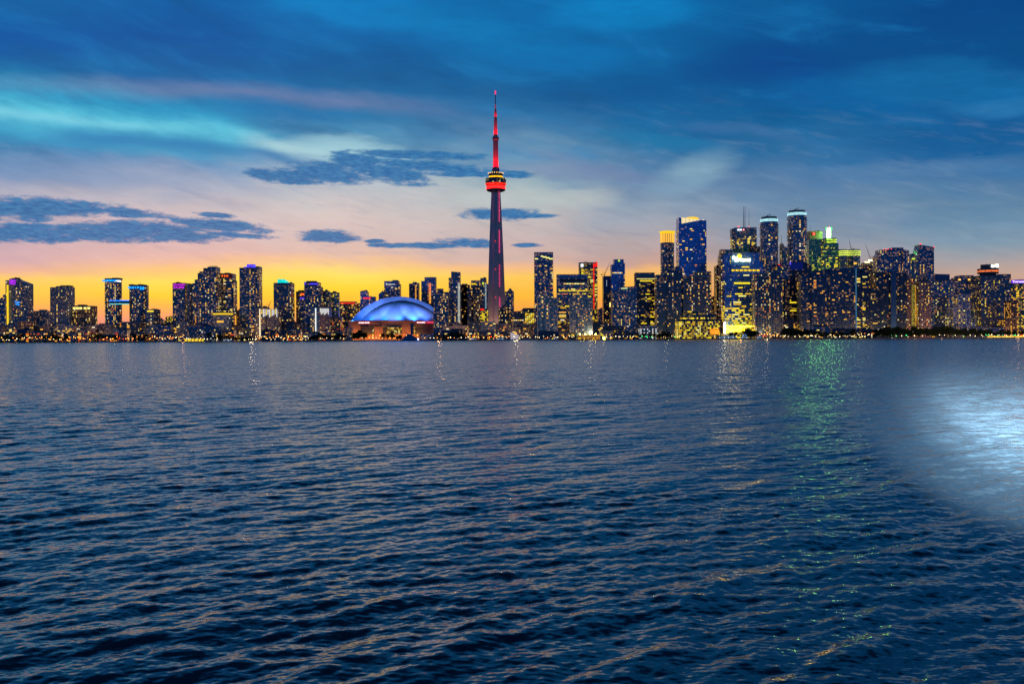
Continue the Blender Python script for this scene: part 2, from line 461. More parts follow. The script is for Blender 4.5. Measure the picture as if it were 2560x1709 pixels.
class MB:
    def __init__(self):
        self.v, self.f, self.mi = [], [], []

    def box(self, x0, x1, y0, y1, z0, z1, mi=0):
        self.prism([(x0, y0), (x1, y0), (x1, y1), (x0, y1)], z0, z1, mi)

    def prism(self, fp, z0, z1, mi=0, ztop=None, scale_top=None):
        n = len(fp)
        b = len(self.v)
        for x, y in fp: self.v.append((x, y, z0))
        if scale_top is not None:
            cx = sum(p[0] for p in fp) / n; cy = sum(p[1] for p in fp) / n
            fp2 = [(cx + (x - cx) * scale_top, cy + (y - cy) * scale_top) for x, y in fp]
        else:
            fp2 = fp
        for x, y in fp2: self.v.append((x, y, ztop(x, y) if ztop else z1))
        for i in range(n):
            j = (i + 1) % n
            self.f.append((b + i, b + j, b + n + j, b + n + i)); self.mi.append(mi)
        self.f.append(tuple(b + n + i for i in range(n))); self.mi.append(mi)
        self.f.append(tuple(b + i for i in reversed(range(n)))); self.mi.append(mi)

    def bar(self, a, b, r, mi=0, n=4, r2=None):
        a, b = Vector(a), Vector(b)
        r2 = r if r2 is None else r2
        d = (b - a).normalized()
        u = d.orthogonal().normalized(); w = d.cross(u)
        s = len(self.v)
        for p, rr in ((a, r), (b, r2)):
            for i in range(n):
                t = 2 * math.pi * i / n + math.pi / 4
                self.v.append(tuple(p + u * math.cos(t) * rr + w * math.sin(t) * rr))
        for i in range(n):
            j = (i + 1) % n
            self.f.append((s + i, s + j, s + n + j, s + n + i)); self.mi.append(mi)
        self.f.append(tuple(s + i for i in reversed(range(n)))); self.mi.append(mi)
        self.f.append(tuple(s + n + i for i in range(n))); self.mi.append(mi)

    def lathe(self, prof, n=32, mi=0, cx=0, cy=0, sy=1.0):
        s = len(self.v)
        for r, z in prof:
            for i in range(n):
                t = 2 * math.pi * i / n
                self.v.append((cx + r * math.cos(t), cy + sy * r * math.sin(t), z))
        for k in range(len(prof) - 1):
            for i in range(n):
                j = (i + 1) % n
                self.f.append((s + k * n + i, s + k * n + j, s + (k + 1) * n + j, s + (k + 1) * n + i)); self.mi.append(mi)
        self.f.append(tuple(s + i for i in reversed(range(n)))); self.mi.append(mi)
        e = s + (len(prof) - 1) * n
        self.f.append(tuple(e + i for i in range(n))); self.mi.append(mi)

    def mesh(self, name, mats, smooth=False):
        me = bpy.data.meshes.new(name)
        me.from_pydata(self.v, [], self.f)
        for m_ in (mats if isinstance(mats, (list, tuple)) else [mats]): me.materials.append(m_)
        me.polygons.foreach_set("material_index", self.mi)
        if smooth: me.polygons.foreach_set("use_smooth", [True] * len(self.f))
        me.update()
        return me

    def build(self, name, mats, parent=None, smooth=False):
        o = bpy.data.objects.new(name, self.mesh(name, mats, smooth))
        col.objects.link(o)
        if parent is not None: o.parent = parent
        return o


def tag(o, label=None, cat=None, group=None, kind=None):
    if label: o['label'] = label
    if cat: o['category'] = cat
    if group: o['group'] = group
    if kind: o['kind'] = kind
    return o


def thing(name, loc, label, cat, rz=0.0, group=None):
    o = bpy.data.objects.new(name, None)
    o.empty_display_size = 3
    o.location = loc
    o.rotation_euler = (0, 0, rz)
    col.objects.link(o)
    return tag(o, label, cat, group)


def dup(root, loc, rz=0.0, label=None, group=None, scale=None):
    r = root.copy(); col.objects.link(r)
    r.location = loc; r.rotation_euler = (0, 0, rz)
    if scale: r.scale = (scale,) * 3
    if label: r['label'] = label
    if group: r['group'] = group
    for ch in list(root.children):
        c = ch.copy(); col.objects.link(c); c.parent = r
        for g in list(ch.children):
            d = g.copy(); col.objects.link(d); d.parent = c
    return r


# ------------------------------------------------------------------ materials
def pmat(name, color, rough=0.6, metal=0.0, spec=0.5, var=0.25, vscale=0.15):
    m_ = bpy.data.materials.new(name)
    m_.use_nodes = True
    N = NT(m_.node_tree)
    p = m_.node_tree.nodes['Principled BSDF']
    tcn = N.node('ShaderNodeTexCoord')
    nzv = N.noise(tcn.outputs['Object'], vscale, 4, 0.6)
    c0 = tuple(v * (1 - var) for v in color[:3]) + (1,)
    c1 = tuple(min(1, v * (1 + var)) for v in color[:3]) + (1,)
    N.put(p.inputs['Base Color'], N.mix(nzv, c0, c1))
    p.inputs['Roughness'].default_value = rough
    p.inputs['Metallic'].default_value = metal
    p.inputs['Specular IOR Level'].default_value = spec
    return m_


def emat(name, color, k, sample=False, base=0.02, var=0.0):
    """a surface that gives off light (lamp, lit window, sign, self-lit wall panel)"""
    m_ = bpy.data.materials.new(name)
    m_.use_nodes = True
    p = m_.node_tree.nodes['Principled BSDF']
    p.inputs['Base Color'].default_value = (base, base, base, 1)
    p.inputs['Roughness'].default_value = 0.4
    c = [s2l(v / 255) for v in color]
    p.inputs['Emission Color'].default_value = (c[0], c[1], c[2], 1)
    p.inputs['Emission Strength'].default_value = k
    if var:
        N = NT(m_.node_tree)
        tcn = N.node('ShaderNodeTexCoord')
        v = N.noise(tcn.outputs['Object'], 0.35, 3, 0.7)
        N.put(p.inputs['Emission Strength'], N.smooth(v, 0.35, 0.65, k * (1 - var), k * (1 + var)))
    m_.cycles.emission_sampling = 'AUTO' if sample else 'NONE'
    return m_


def facade(name, glass, frame, bay=3.2, fh=3.2, fw=0.14, sp=0.30, grough=0.16, dim=0.30, dimk=0.14, dimc=(255, 190, 110)):
    """wall of glass bays between frames and floor bands, all in the building's own metres"""
    m_ = bpy.data.materials.new(name)
    m_.use_nodes = True
    N = NT(m_.node_tree)
    p = m_.node_tree.nodes['Principled BSDF']
    tcn = N.node('ShaderNodeTexCoord')
    s = N.node('ShaderNodeSeparateXYZ'); N.put(s.inputs[0], tcn.outputs['Object'])
    sn = N.node('ShaderNodeSeparateXYZ'); N.put(sn.inputs[0], tcn.outputs['Normal'])
    side = N.m('GREATER_THAN', N.m('ABSOLUTE', sn.outputs[0]), N.m('ABSOLUTE', sn.outputs[1]))
    h = N.m('ADD', N.m('MULTIPLY', s.outputs[1], side), N.m('MULTIPLY', s.outputs[0], N.m('SUBTRACT', 1.0, side)))
    hx = N.m('DIVIDE', h, bay); hz = N.m('DIVIDE', s.outputs[2], fh)
    fx = N.m('FRACT', hx); fz = N.m('FRACT', hz)
    cell = N.vec(N.m('FLOOR', hx), N.m('FLOOR', hz), side)
    wnz = N.node('ShaderNodeTexWhiteNoise', noise_dimensions='3D'); N.put(wnz.inputs[0], cell)
    r = wnz.outputs['Value']
    oi = N.node('ShaderNodeObjectInfo').outputs['Random']
    wn2 = N.node('ShaderNodeTexWhiteNoise', noise_dimensions='4D'); N.put(wn2.inputs['Vector'], cell); N.put(wn2.inputs['W'], N.m('ADD', oi, 3.7))
    r2 = wn2.outputs['Value']
    fm = N.m('MAXIMUM', N.m('LESS_THAN', fx, fw), N.m('LESS_THAN', fz, sp))
    g0 = tuple(v * 0.55 for v in glass[:3]) + (1,); g1_ = tuple(min(1, v * 1.6) for v in glass[:3]) + (1,)
    gc = N.mix(r, g0, g1_)
    stain = N.noise(tcn.outputs['Object'], 0.05, 4, 0.6)
    f0 = tuple(v * 0.7 for v in frame[:3]) + (1,); f1_ = tuple(min(1, v * 1.3) for v in frame[:3]) + (1,)
    fc = N.mix(stain, f0, f1_)
    N.put(p.inputs['Base Color'], N.mix(fm, gc, fc))
    N.put(p.inputs['Roughness'], N.m('ADD', grough, N.m('MULTIPLY', fm, 0.5)))
    N.put(p.inputs['Metallic'], N.m('MULTIPLY', N.m('SUBTRACT', 1.0, fm), 0.55))
    lit = N.m('MULTIPLY', N.m('LESS_THAN', r2, dim), N.m('SUBTRACT', 1.0, fm))
    N.put(p.inputs['Emission Strength'], N.m('MULTIPLY', lit, N.m('MULTIPLY', N.m('ADD', 0.15, r), dimk * 2)))
    c = [s2l(v / 255) for v in dimc]
    p.inputs['Emission Color'].default_value = (c[0], c[1], c[2], 1)
    m_.cycles.emission_sampling = 'NONE'
    return m_


M = dict(
    navy=facade('navy_glass_wall', (0.04, 0.14, 0.30), (0.05, 0.11, 0.20), 3.0, 3.2, 0.16, 0.34),
    blue=facade('blue_glass_wall', (0.04, 0.20, 0.62), (0.04, 0.14, 0.38), 1.8, 3.6, 0.10, 0.22, 0.12, dim=0.05),
    teal=facade('teal_glass_wall', (0.05, 0.19, 0.26), (0.10, 0.18, 0.22), 3.4, 3.2, 0.14, 0.34),
    slate=facade('slate_panel_wall', (0.05, 0.11, 0.20), (0.13, 0.19, 0.28), 3.4, 3.3, 0.30, 0.36),
    grey=facade('grey_concrete_wall', (0.05, 0.09, 0.15), (0.21, 0.26, 0.34), 3.2, 3.2, 0.40, 0.38, 0.3),
    mauve=facade('warm_concrete_wall', (0.08, 0.07, 0.10), (0.36, 0.25, 0.28), 3.2, 3.2, 0.42, 0.40, 0.3, dim=0.3),
    brown=facade('brown_brick_wall', (0.07, 0.06, 0.07), (0.26, 0.15, 0.11), 3.0, 3.2, 0.45, 0.42, 0.35, dim=0.35, dimk=0.16),
    dark=facade('dark_panel_wall', (0.02, 0.05, 0.11), (0.025, 0.05, 0.09), 3.4, 3.4, 0.2, 0.3, 0.2, dim=0.15),
    green=facade('green_glass_wall', (0.07, 0.25, 0.18), (0.10, 0.28, 0.20), 2.6, 3.6, 0.18, 0.3, 0.15, dim=0.35, dimk=0.05, dimc=(210, 230, 90)),
    gold=facade('lit_office_wall', (0.06, 0.10, 0.14), (0.08, 0.12, 0.16), 3.0, 3.6, 0.16, 0.32, 0.2, dim=0.5, dimk=0.2, dimc=(255, 205, 70)),
    s_grey=pmat('grey_slab_edge', (0.30, 0.36, 0.46, 1), 0.7),
    s_blue=pmat('blue_slab_edge', (0.13, 0.26, 0.48, 1), 0.6),
    s_dark=pmat('dark_slab_edge', (0.06, 0.09, 0.14, 1), 0.7),
    s_white=pmat('white_slab_edge', (0.62, 0.68, 0.78, 1), 0.6),
    s_warm=pmat('warm_slab_edge', (0.46, 0.34, 0.34, 1), 0.7),
    s_teal=pmat('teal_slab_edge', (0.16, 0.34, 0.42, 1), 0.6),
    roof=pmat('dark_roof', (0.06, 0.08, 0.12, 1), 0.8),
    steel=pmat('dark_steel', (0.09, 0.10, 0.12, 1), 0.5, 0.6),
    concrete=pmat('tower_concrete', (0.42, 0.40, 0.46, 1), 0.8, 0, 0.3, 0.18, 0.05),
    white=pmat('white_paint', (0.75, 0.78, 0.82, 1), 0.5),
    terra=pmat('stadium_concrete', (0.42, 0.27, 0.22, 1), 0.8, 0, 0.3, 0.2, 0.08),
)
WARM = [emat('window_amber', (255, 186, 60), 1.25), emat('window_yellow', (255, 220, 110), 1.3), emat('window_cream', (255, 236, 190), 1.2),
        emat('window_gold', (250, 176, 50), 1.05), emat('window_orange', (255, 140, 50), 0.9), emat('window_dim', (214, 158, 84), 0.55)]
YEL = [emat('office_yellow', (255, 222, 40), 1.25), emat('office_gold', (255, 200, 30), 1.0), emat('office_dim', (205, 165, 40), 0.7), emat('office_pale', (255, 240, 130), 1.3)]
ORA = [emat('floor_orange', (255, 130, 30), 1.2), emat('floor_red', (255, 80, 30), 0.9), emat('floor_amber', (255, 170, 60), 1.1)]
GRE = [emat('office_lime', (225, 225, 70), 0.85), emat('office_green', (160, 205, 80), 0.5), emat('office_lemon', (250, 230, 80), 0.95)]
COOL = [emat('window_white', (235, 240, 240), 1.2), emat('window_ice', (170, 215, 235), 0.9)]
E = dict(
    purple=emat('purple_light', (160, 40, 215), 1.2, var=0.7), magenta=emat('magenta_light', (200, 30, 215), 1.3),
    violet=emat('violet_light', (80, 62, 235), 1.2, var=0.5), cyan=emat('cyan_light', (20, 150, 255), 1.6, var=0.6), aqua=emat('aqua_light', (20, 205, 200), 1.3, var=0.5),
    blue=emat('blue_light', (30, 120, 255), 2.0, var=0.3), white=emat('white_light', (235, 248, 255), 2.0), ice=emat('ice_light', (120, 220, 225), 1.2),
    yellow=emat('yellow_light', (250, 205, 20), 1.1), amber=emat('amber_light', (255, 180, 70), 1.8), red=emat('red_light', (240, 24, 14), 1.2),
    orange=emat('orange_light', (255, 104, 30), 1.5), lime=emat('lime_light', (215, 250, 60), 1.15), pink=emat('pink_light', (240, 90, 150), 1.1),
    spire=emat('green_spire_light', (150, 255, 115), 60.0, True), deep=emat('self_lit_blue_panel', (20, 30, 150), 0.28),
    street=emat('sodium_lamp', (255, 150, 50), 14.0, False), street_w=emat('white_lamp', (255, 225, 160), 10.0, False), flood=emat('floodlight', (255, 210, 60), 90.0, True),
    radome=emat('red_radome_light', (255, 16, 12), 7.0, True), warn=emat('warning_light', (255, 40, 30), 3.0),
)
_wmesh = {}


def pane_mesh(mt):
    if mt.name not in _wmesh:
        b = MB(); b.box(-0.5, 0.5, -0.5, 0.5, -0.5, 0.5)
        _wmesh[mt.name] = b.mesh('lit_window', mt)
    return _wmesh[mt.name]


def rect(x0, x1, y0, y1):
    return [(x0, y0), (x1, y0), (x1, y1), (x0, y1)]


def oval(cx, cy, rx, ry, n=22):
    return [(cx + rx * math.cos(2 * math.pi * (i + .5) / n), cy + ry * math.sin(2 * math.pi * (i + .5) / n)) for i in range(n)]


class Tower:
    """one building: outline given by its left/right edge and top row in the photo and by its distance"""
    def __init__(self, label, short, x0, x1, top, D, wall='navy', slab='s_dark', fh=3.2, bay=3.2, out=0.5, p=0.16, pal=None, run=1,
                 rot=0.0, depth=26.0, blocks=None, round_=None, name='tower_block', cat='building', cols=None, rows=None, seed=None,
                 wsize=(0.62, 0.56), base=None, roofbox=True, full_p=None, fins=0, topfree=1, finw=0.35, maxwin=100, sth=0.29):
        self.D = D
        self.rng = random.Random(seed if seed is not None else int(x0 * 13 + x1 * 7 + D))
        R = self.rng
        if isinstance(top, (int, float)): top = (top, top)
        blocks = blocks or [(x0, x1, top[0], top[1])]
        xc = (min(b[0] for b in blocks) + max(b[1] for b in blocks)) / 2
        cx = xat(xc, D)
        rz = math.radians(rot)
        self.root = thing(name, (cx, D + depth / 2, GZ), label, cat, rz)
        self.short = short
        self.xc = xc
        REG.append(self)
        mb = MB()
        self.blocks = []
        wins = []
        for bi, b in enumerate(blocks):
            bx0, bx1, yl, yr = b[:4]
            dfront = b[4] if len(b) > 4 else 0.0
            W_ = (bx1 - bx0) / F * D
            ox = xat((bx0 + bx1) / 2, D) - cx
            d = depth
            zl, zr = at(bx0, yl, D).z - GZ, at(bx1, yr, D).z - GZ
            zmin = min(zl, zr)
            if round_:
                fp = oval(ox, 0, W_ / 2, d / 2, round_)
            else:
                if rot: W_ = max(6.0, (W_ - d * abs(math.sin(rz))) / math.cos(rz))
                fp = rect(ox - W_ / 2, ox + W_ / 2, -d / 2 - dfront, d / 2)
            xl, xr = ox - W_ / 2, ox + W_ / 2
            zt = (lambda x, y, xl=xl, xr=xr, zl=zl, zr=zr: zl + (zr - zl) * (x - xl) / max(0.1, xr - xl))
            mb.prism(fp, -1.0, None, 0, zt)
            self.blocks.append((xl, xr, -d / 2 - dfront, d / 2, zmin))
            zb = 0.0
            nfl = int((zmin - 1.0) / fh)
            if out > 0:
                o_ = 1.0 + 2 * out / max(8.0, W_)
                oy = 1.0 + 2 * out / d
                cxp = sum(q[0] for q in fp) / len(fp); cyp = sum(q[1] for q in fp) / len(fp)
                fpo = [(cxp + (x - cxp) * o_, cyp + (y - cyp) * oy) for x, y in fp]
                for k in range(1, nfl + 1):
                    mb.prism(fpo, k * fh - sth, k * fh + sth, 1)
            # parapet
            if abs(zl - zr) < 0.5:
                fpp = [(x * 1.0 + (0.15 if x > ox else -0.15), y + (0.15 if y > 0 else -0.15)) for x, y in fp]
                mb.prism(fpp, zmin - 0.4, zmin + 1.1, 1)
            if fins:
                nf = max(2, int(round(W_ / fins)))
                for k in range(nf + 1):
                    fx_ = xl + (xr - xl) * k / nf
                    mb.box(fx_ - finw / 2, fx_ + finw / 2, -d / 2 - dfront - 0.9, -d / 2 - dfront + 0.3, 0.5, zmin + 0.5, 1)
            # lit windows along every side that looks at the lake
            n = len(fp)
            for i in range(n):
                (ax, ay), (bx_, by_) = fp[i], fp[(i + 1) % n]
                ex, ey = bx_ - ax, by_ - ay
                L = math.hypot(ex, ey)
                if L < 1.5: continue
                nx, ny = ey / L, -ex / L
                wx, wy = nx * math.cos(rz) - ny * math.sin(rz), nx * math.sin(rz) + ny * math.cos(rz)
                vx, vy = -(cx), -D
                vl = math.hypot(vx, vy)
                if (wx * vx + wy * vy) / vl < 0.12: continue
                nb = max(1, int(round(L / bay)))
                bw = L / nb
                colw = [R.choice((.12, .35, .8, 1.1, 2.6)) for _ in range(nb)]
                for k in range(topfree_lo(nfl), nfl - topfree + 1):
                    fm = R.choice((.25, .7, .9, 1.2, 2.2))
                    z = k * fh + fh * 0.55
                    if z > zmin - 1: continue
                    if k % 4 == 0 or k == 0: clump = [R.choice((.15, .35, .7, 1.2, 2.6)) for _ in range(nb // 3 + 1)]
                    rowlit = rows(z / max(1, zmin), R) if rows else None
                    j = 0
                    while j < nb:
                        pp = p * 0.5 * colw[j] * fm * clump[j // 3] * (1.3 if xc > 1480 else 1.1) if p < 0.45 else p * 0.8 * colw[j] * fm
                        if cols: pp *= cols(j / max(1, nb - 1), z / max(1, zmin), i)
                        if rowlit is not None: pp = max(pp, rowlit)
                        if R.random() < pp:
                            rl = 1 if run == 1 else R.randint(1, run)
                            rl = min(rl, nb - j)
                            t = (j + rl / 2) * bw
                            ww = (rl - 1) * bw + bw * wsize[0] * R.uniform(0.75, 1.1)
                            hh = fh * wsize[1] * R.uniform(0.85, 1.1)
                            po = out * 0.9 + 0.12
                            wins.append((ax + ex / L * t + nx * po, ay + ey / L * t + ny * po, z, ww, hh, math.atan2(ey, ex)))
                            j += rl
                        j += 1
        self.mb = mb
        if roofbox:
            b = max(self.blocks, key=lambda q: q[4])
            w_ = b[1] - b[0]
            for k in range(R.choice((1, 2, 2, 3))):
                rx = R.uniform(b[0] + 2, b[1] - w_ * 0.35)
                rw = R.uniform(0.18, 0.4) * w_
                hh = R.uniform(1.5, 4.2)
                m2 = MB(); m2.box(rx, min(rx + rw, b[1] - 1), b[2] + 4, b[3] - 4, b[4] + 0.6, b[4] + hh)
                ru = m2.build('roof_unit', M['roof'], self.root)
                if R.random() < 0.5:
                    m2 = MB(); m2.bar((rx + 1, 0, b[4] + hh), (rx + 1, 0, b[4] + hh + R.uniform(3, 7)), 0.28, 0, 4, 0.1)
                    m2.build('antenna', M['steel'], ru)
        mb.build('wall', [M[wall], M[slab]], self.root)
        R.shuffle(wins)
        pal = pal or WARM
        cut = wins[:maxwin]
        for w in cut:
            mt = pal[min(len(pal) - 1, int(abs(R.gauss(0, 0.42)) * len(pal)))]
            o = bpy.data.objects.new('lit_window', pane_mesh(mt))
            o.location = w[:3]; o.scale = (w[3], 0.25, w[4]); o.rotation_euler = (0, 0, w[5])
            col.objects.link(o); o.parent = self.root
        if len(wins) > maxwin:
            m3 = MB()
            for w in wins[maxwin:]:
                c, s = math.cos(w[5]), math.sin(w[5])
                q = [(w[0] + c * a - s * b_, w[1] + s * a + c * b_) for a, b_ in ((-w[3] / 2, -.12), (w[3] / 2, -.12), (w[3] / 2, .12), (-w[3] / 2, .12))]
                m3.prism(q, w[2] - w[4] / 2, w[2] + w[4] / 2, R.randrange(len(pal)))
            o = m3.build('lit_windows', pal, self.root)
            o['kind'] = 'stuff'

    # ---- extras given in photo pixels, on the front of the tower
    def loc(self, px, py, off=0.0):
        """local point on the plane `off` metres in front of the front wall"""
        yf = min(b[2] for b in self.blocks)
        w = at(px, py, self.D)
        return Vector((w.x - self.root.location.x, yf - off, w.z - GZ))

    def panel(self, name, x0, x1, y0, y1, mat, off=0.5, th=0.8, label=None):
        a, b = self.loc(x0, y1, off), self.loc(x1, y0, off)
        m_ = MB(); m_.box(a.x, b.x, a.y - th / 2, a.y + th / 2, a.z, b.z)
        o = m_.build(name, mat, self.root)
        if label: o['label'] = label
        return o

    def boxpart(self, name, x0, x1, y0, y1, mat, dep=None, label=None, taper=None, n=0):
        a, b = self.loc(x0, y1), self.loc(x1, y0)
        b0 = self.blocks[0]
        cy = (b0[2] + b0[3]) / 2
        dep = dep or (b0[3] - b0[2]) * 0.7
        m_ = MB()
        fp = oval((a.x + b.x) / 2, cy, (b.x - a.x) / 2, dep / 2, n) if n else rect(a.x, b.x, cy - dep / 2, cy + dep / 2)
        m_.prism(fp, a.z, b.z, 0, None, taper)
        o = m_.build(name, mat, self.root)
        if label: o['label'] = label
        return o

    def mast(self, px, ytop, ybot, r=0.6, mat=None, name='antenna', r2=0.15):
        a, b = self.loc(px, ybot), self.loc(px, ytop)
        b0 = self.blocks[0]
        cy = (b0[2] + b0[3]) / 2
        m_ = MB(); m_.bar((a.x, cy, a.z), (b.x, cy, b.z), r, 0, 6, r2)
        return m_.build(name, mat or M['steel'], self.root)

    def lettering(self, txt, x0, x1, y0, y1, mat, off=1.2, name='lettering', label=None):
        a, b = self.loc(x0, y1, off), self.loc(x1, y0, off)
        o = text_part(txt, b.x - a.x, b.z - a.z, mat, name)
        o.location = ((a.x + b.x) / 2, a.y, (a.z + b.z) / 2)
        o.parent = self.root
        if label: o['label'] = label
        return o


def topfree_lo(n):
    return 0


REG = []


def text_part(txt, w, h, mat, name='lettering', bold=0.02):
    cu = bpy.data.curves.new('t', 'FONT')
    cu.body = txt
    cu.align_x = 'CENTER'; cu.align_y = 'CENTER'
    cu.extrude = 0.05
    cu.offset = bold
    cu.resolution_u = 2
    to = bpy.data.objects.new('t', cu)
    col.objects.link(to)
    dg = bpy.context.evaluated_depsgraph_get()
    me = bpy.data.meshes.new_from_object(to.evaluated_get(dg))
    bpy.data.objects.remove(to); bpy.data.curves.remove(cu)
    xs = [v.co.x for v in me.vertices]; ys = [v.co.y for v in me.vertices]
    cx, cy = (min(xs) + max(xs)) / 2, (min(ys) + max(ys)) / 2
    kx, ky = w / (max(xs) - min(xs)), h / (max(ys) - min(ys))
    for v in me.vertices:
        x, y, z = v.co
        v.co = ((x - cx) * kx, -z * 8, (y - cy) * ky)
    me.materials.clear(); me.materials.append(mat)
    me.name = name
    o = bpy.data.objects.new(name, me)
    col.objects.link(o)
    return o
# ------------------------------------------------------------------ land
g = MB()
g.box(-24000, 24000, SHORE, 40000, -3, GZ - 0.1)
ground = g.build('ground', pmat('asphalt_ground', (0.05, 0.05, 0.055, 1), 0.9, vscale=0.02))
tag(ground, 'dark paved city ground behind the quay', kind='structure')
g = MB()
g.box(-1300, 1300, SHORE - 1.0, SHORE + 9, -2, GZ)
quay = g.build('quay', pmat('quay_concrete', (0.17, 0.16, 0.15, 1), 0.85, vscale=0.3))
tag(quay, 'low concrete quay wall along the far shore', kind='structure')
# ------------------------------------------------------------------ the skyline, left to right
PUR = [E['purple']]
def mid(lo, hi, k=3.0, base=0.7):
    return lambda f, z, i: k if lo <= f <= hi else base
# --- left quarter
t = Tower("grey slab tower at left edge with violet lit corner and yellow vertical light strip", "the violet cornered tower",
          12, 68.6, 0, 2000, 'grey', 's_grey', blocks=[(12, 25, 701.5, 701.5, -4), (24, 40, 697.8, 697.8), (40, 68.6, 697.8, 708.6)], p=0.14, out=0.2)
t.panel('corner_light', 24.5, 39.5, 699.5, 711, E['purple'], 0.8, label='violet lit corner panel')
t.panel('light_strip', 20.3, 24.2, 712, 818, E['yellow'], 4.6, label='yellow vertical light strip')
for a, b, y in ((38, 44, 754), (45, 50, 755), (39, 48, 759), (42, 50, 762)): t.panel('blue_sign', a, b, y - 1, y + .6, E['cyan'], 0.9)
Tower("thin dark tower block half cut off by the left edge of the picture", "the block cut by the left edge", -14, 10.5, 0, 2060, 'navy', 's_grey', blocks=[(-14, 2.4, 748, 748), (2.4, 7.6, 745, 745), (7.6, 12, 738, 738)], p=0.2)
Tower("pale blue cubic office block with dark irregular windows, low between two towers on the left", "the pale blue cubic office", 81, 121, 778, 2050, 'slate', 's_white', p=0.03, out=0.5, fh=4.0, fins=6.5, finw=0.7, rot=8)
t = Tower("grey twin slab tower with pale vertical ribs, second tall tower from the left edge", "the grey ribbed twin slab tower", 125, 173.5, 0, 1980, 'grey', 's_grey', blocks=[(125, 141, 719, 719, -3), (141, 173.5, 715, 716.5)], out=0.15, p=0.17, fins=4.5, finw=0.8)
Tower("small pale block squeezed right of the ribbed twin slab tower", "the small pale block", 172, 182, 787, 2120, 'slate', 's_white', p=0.05)
t = Tower("squat square block with a brightly lit top storey, left of the bridge linked towers", "the lit topped squat block", 181.5, 230, 765.5, 1990, 'brown', 's_dark', p=0.36, out=0.3)
for x in (186, 194, 202, 213, 222): t.panel('top_storey_light', x - 3, x + 3.4, 767.5, 773, YEL[3], 0.6)
t.panel('roof_light', 172, 178, 800, 807.5, E['red'], 1.0)
# two towers joined by a lit bridge
t = Tower("cyan topped dark blue tower, left one of the pair joined by a lit bridge", "the left bridge linked tower", 256, 297, 698.5, 2000, 'navy', 's_dark', round_=20, p=0.17, cols=mid(0, 1), depth=30, out=0.4)
t.panel('crown_light', 257.5, 290, 699.5, 703, E['cyan'], -1.0, 9, 'cyan glowing crown')
t.panel('corner_light', 290, 296.5, 700, 703.5, E['white'], -8, 9)
br = thing('sky_bridge', at(297, 755.5, 1999), "blue lit horizontal bridge hung between the two round cornered towers", 'bridge')
cz = 0
a, b = at(274, 761, 1999), at(323, 749.5, 1999)
m_ = MB(); m_.box(a.x - br.location.x, b.x - br.location.x, 0, 8, -4.2, 4.4); m_.build('deck', M['dark'], br)
for z0, z1, mt in ((2.4, 4.2, E['blue']), (-4.2, -2.6, E['ice'])):
    m_ = MB(); m_.box(a.x - br.location.x, b.x - br.location.x, -0.8, -0.1, z0, z1); m_.build('light_strip', mt, br)
t = Tower("dark tower ringed by sky blue roof lights, right one of the bridge joined pair", "the right bridge linked tower", 317, 363.5, 714, 2000, 'navy', 's_dark', round_=20, p=0.15, cols=lambda f, z, i: 2.0 if i in (13, 14) else 0.7, depth=34, out=0.4)
for x in (321, 327, 333, 339, 345, 351, 357): t.panel('crown_light', x - 2, x + 2, 716, 721 if x < 350 else 724, E['cyan'], 0.4 - abs(x - 340) * .18, 1.4)
Tower("mid height block with a thin flat roof, right of the bridge linked towers", "the thin roofed block", 363, 390.5, 774.5, 1960, 'slate', 's_grey', p=0.22, rot=-10).panel('top_storey_light', 371, 388, 776, 779.5, YEL[0], 0.8)
Tower("low grey block stepping down beside the thin roofed block", "the low grey step block", 389, 399.5, 799, 2050, 'mauve', 's_grey', p=0.06)
Tower("short terraced block glowing yellow, left foot of the purple topped tower", "the short yellow terraced block", 410, 433, 0, 2030, 'gold', 's_dark', blocks=[(410, 420, 803, 803), (414, 433, 792, 791)], p=0.5, pal=YEL)
t = Tower("slim dark tower with a magenta dotted crown, just left of the stepped tower", "the magenta crowned tower", 432, 463.5, 708.3, 1990, 'navy', 's_dark', p=0.2, out=0.5, cols=mid(.3, .5, 2.2, .8))
for x in (435, 440, 446, 451, 456, 461): t.panel('crown_light', x - 1.5, x + 1.5, 709.5, 713.5, E['magenta'], 0.8)
for x in (437, 442, 449, 453.5, 458.5): t.panel('crown_light', x - 1.5, x + 1.5, 715.5, 720.5, E['magenta'], 0.8)
Tower("grey rounded top tower wedged between the magenta crowned tower and the stepped tower", "the grey rounded tower", 463, 483, 713, 1985, 'grey', 's_grey', round_=16, p=0.1, out=0.5, fins=0)
t = Tower("tall dark tower climbing in steps to a railed roof frame, tallest of the left cluster", "the stepped tower", 481, 543.5, 0, 1960, 'navy', 's_dark', p=0.3, out=0.5, roofbox=False,
          blocks=[(481, 489, 709, 709, -2), (487, 495.5, 700, 700, -1), (495, 500.5, 684, 684), (500, 510.5, 680, 680, 1), (510, 521.5, 671.5, 671.5, 2), (521, 542, 668.5, 668.5, 3), (541, 545, 682, 682)])
for x in (522, 525.5, 529, 532.5, 536, 539.5): t.mast(x, 664.5, 669, 0.5, r2=0.5, name='roof_frame_post')
t.panel('roof_frame', 521.5, 541, 664.4, 665.4, M['s_grey'], -8)
t = Tower("broad dark tower with a faint red sign under its roof, right of the stepped tower", "the red signed dark tower", 543, 583, 0, 1990, 'navy', 's_dark', blocks=[(543, 582, 682.5, 683.5), (581, 584.5, 702, 702)], p=0.24, out=0.5, run=2, cols=lambda f, z, i: 1.6 if f < .6 else 0.8)
t.panel('sign_band', 545, 581, 684.5, 695, emat('deep_red_panel', (60, 8, 16), 0.5), 0.7)
for x in (554, 557, 562, 566, 570): 
    o = t.panel('sign_stroke', x - 0.8, x + 0.8, 687, 692.5, E['orange'], 1.3)
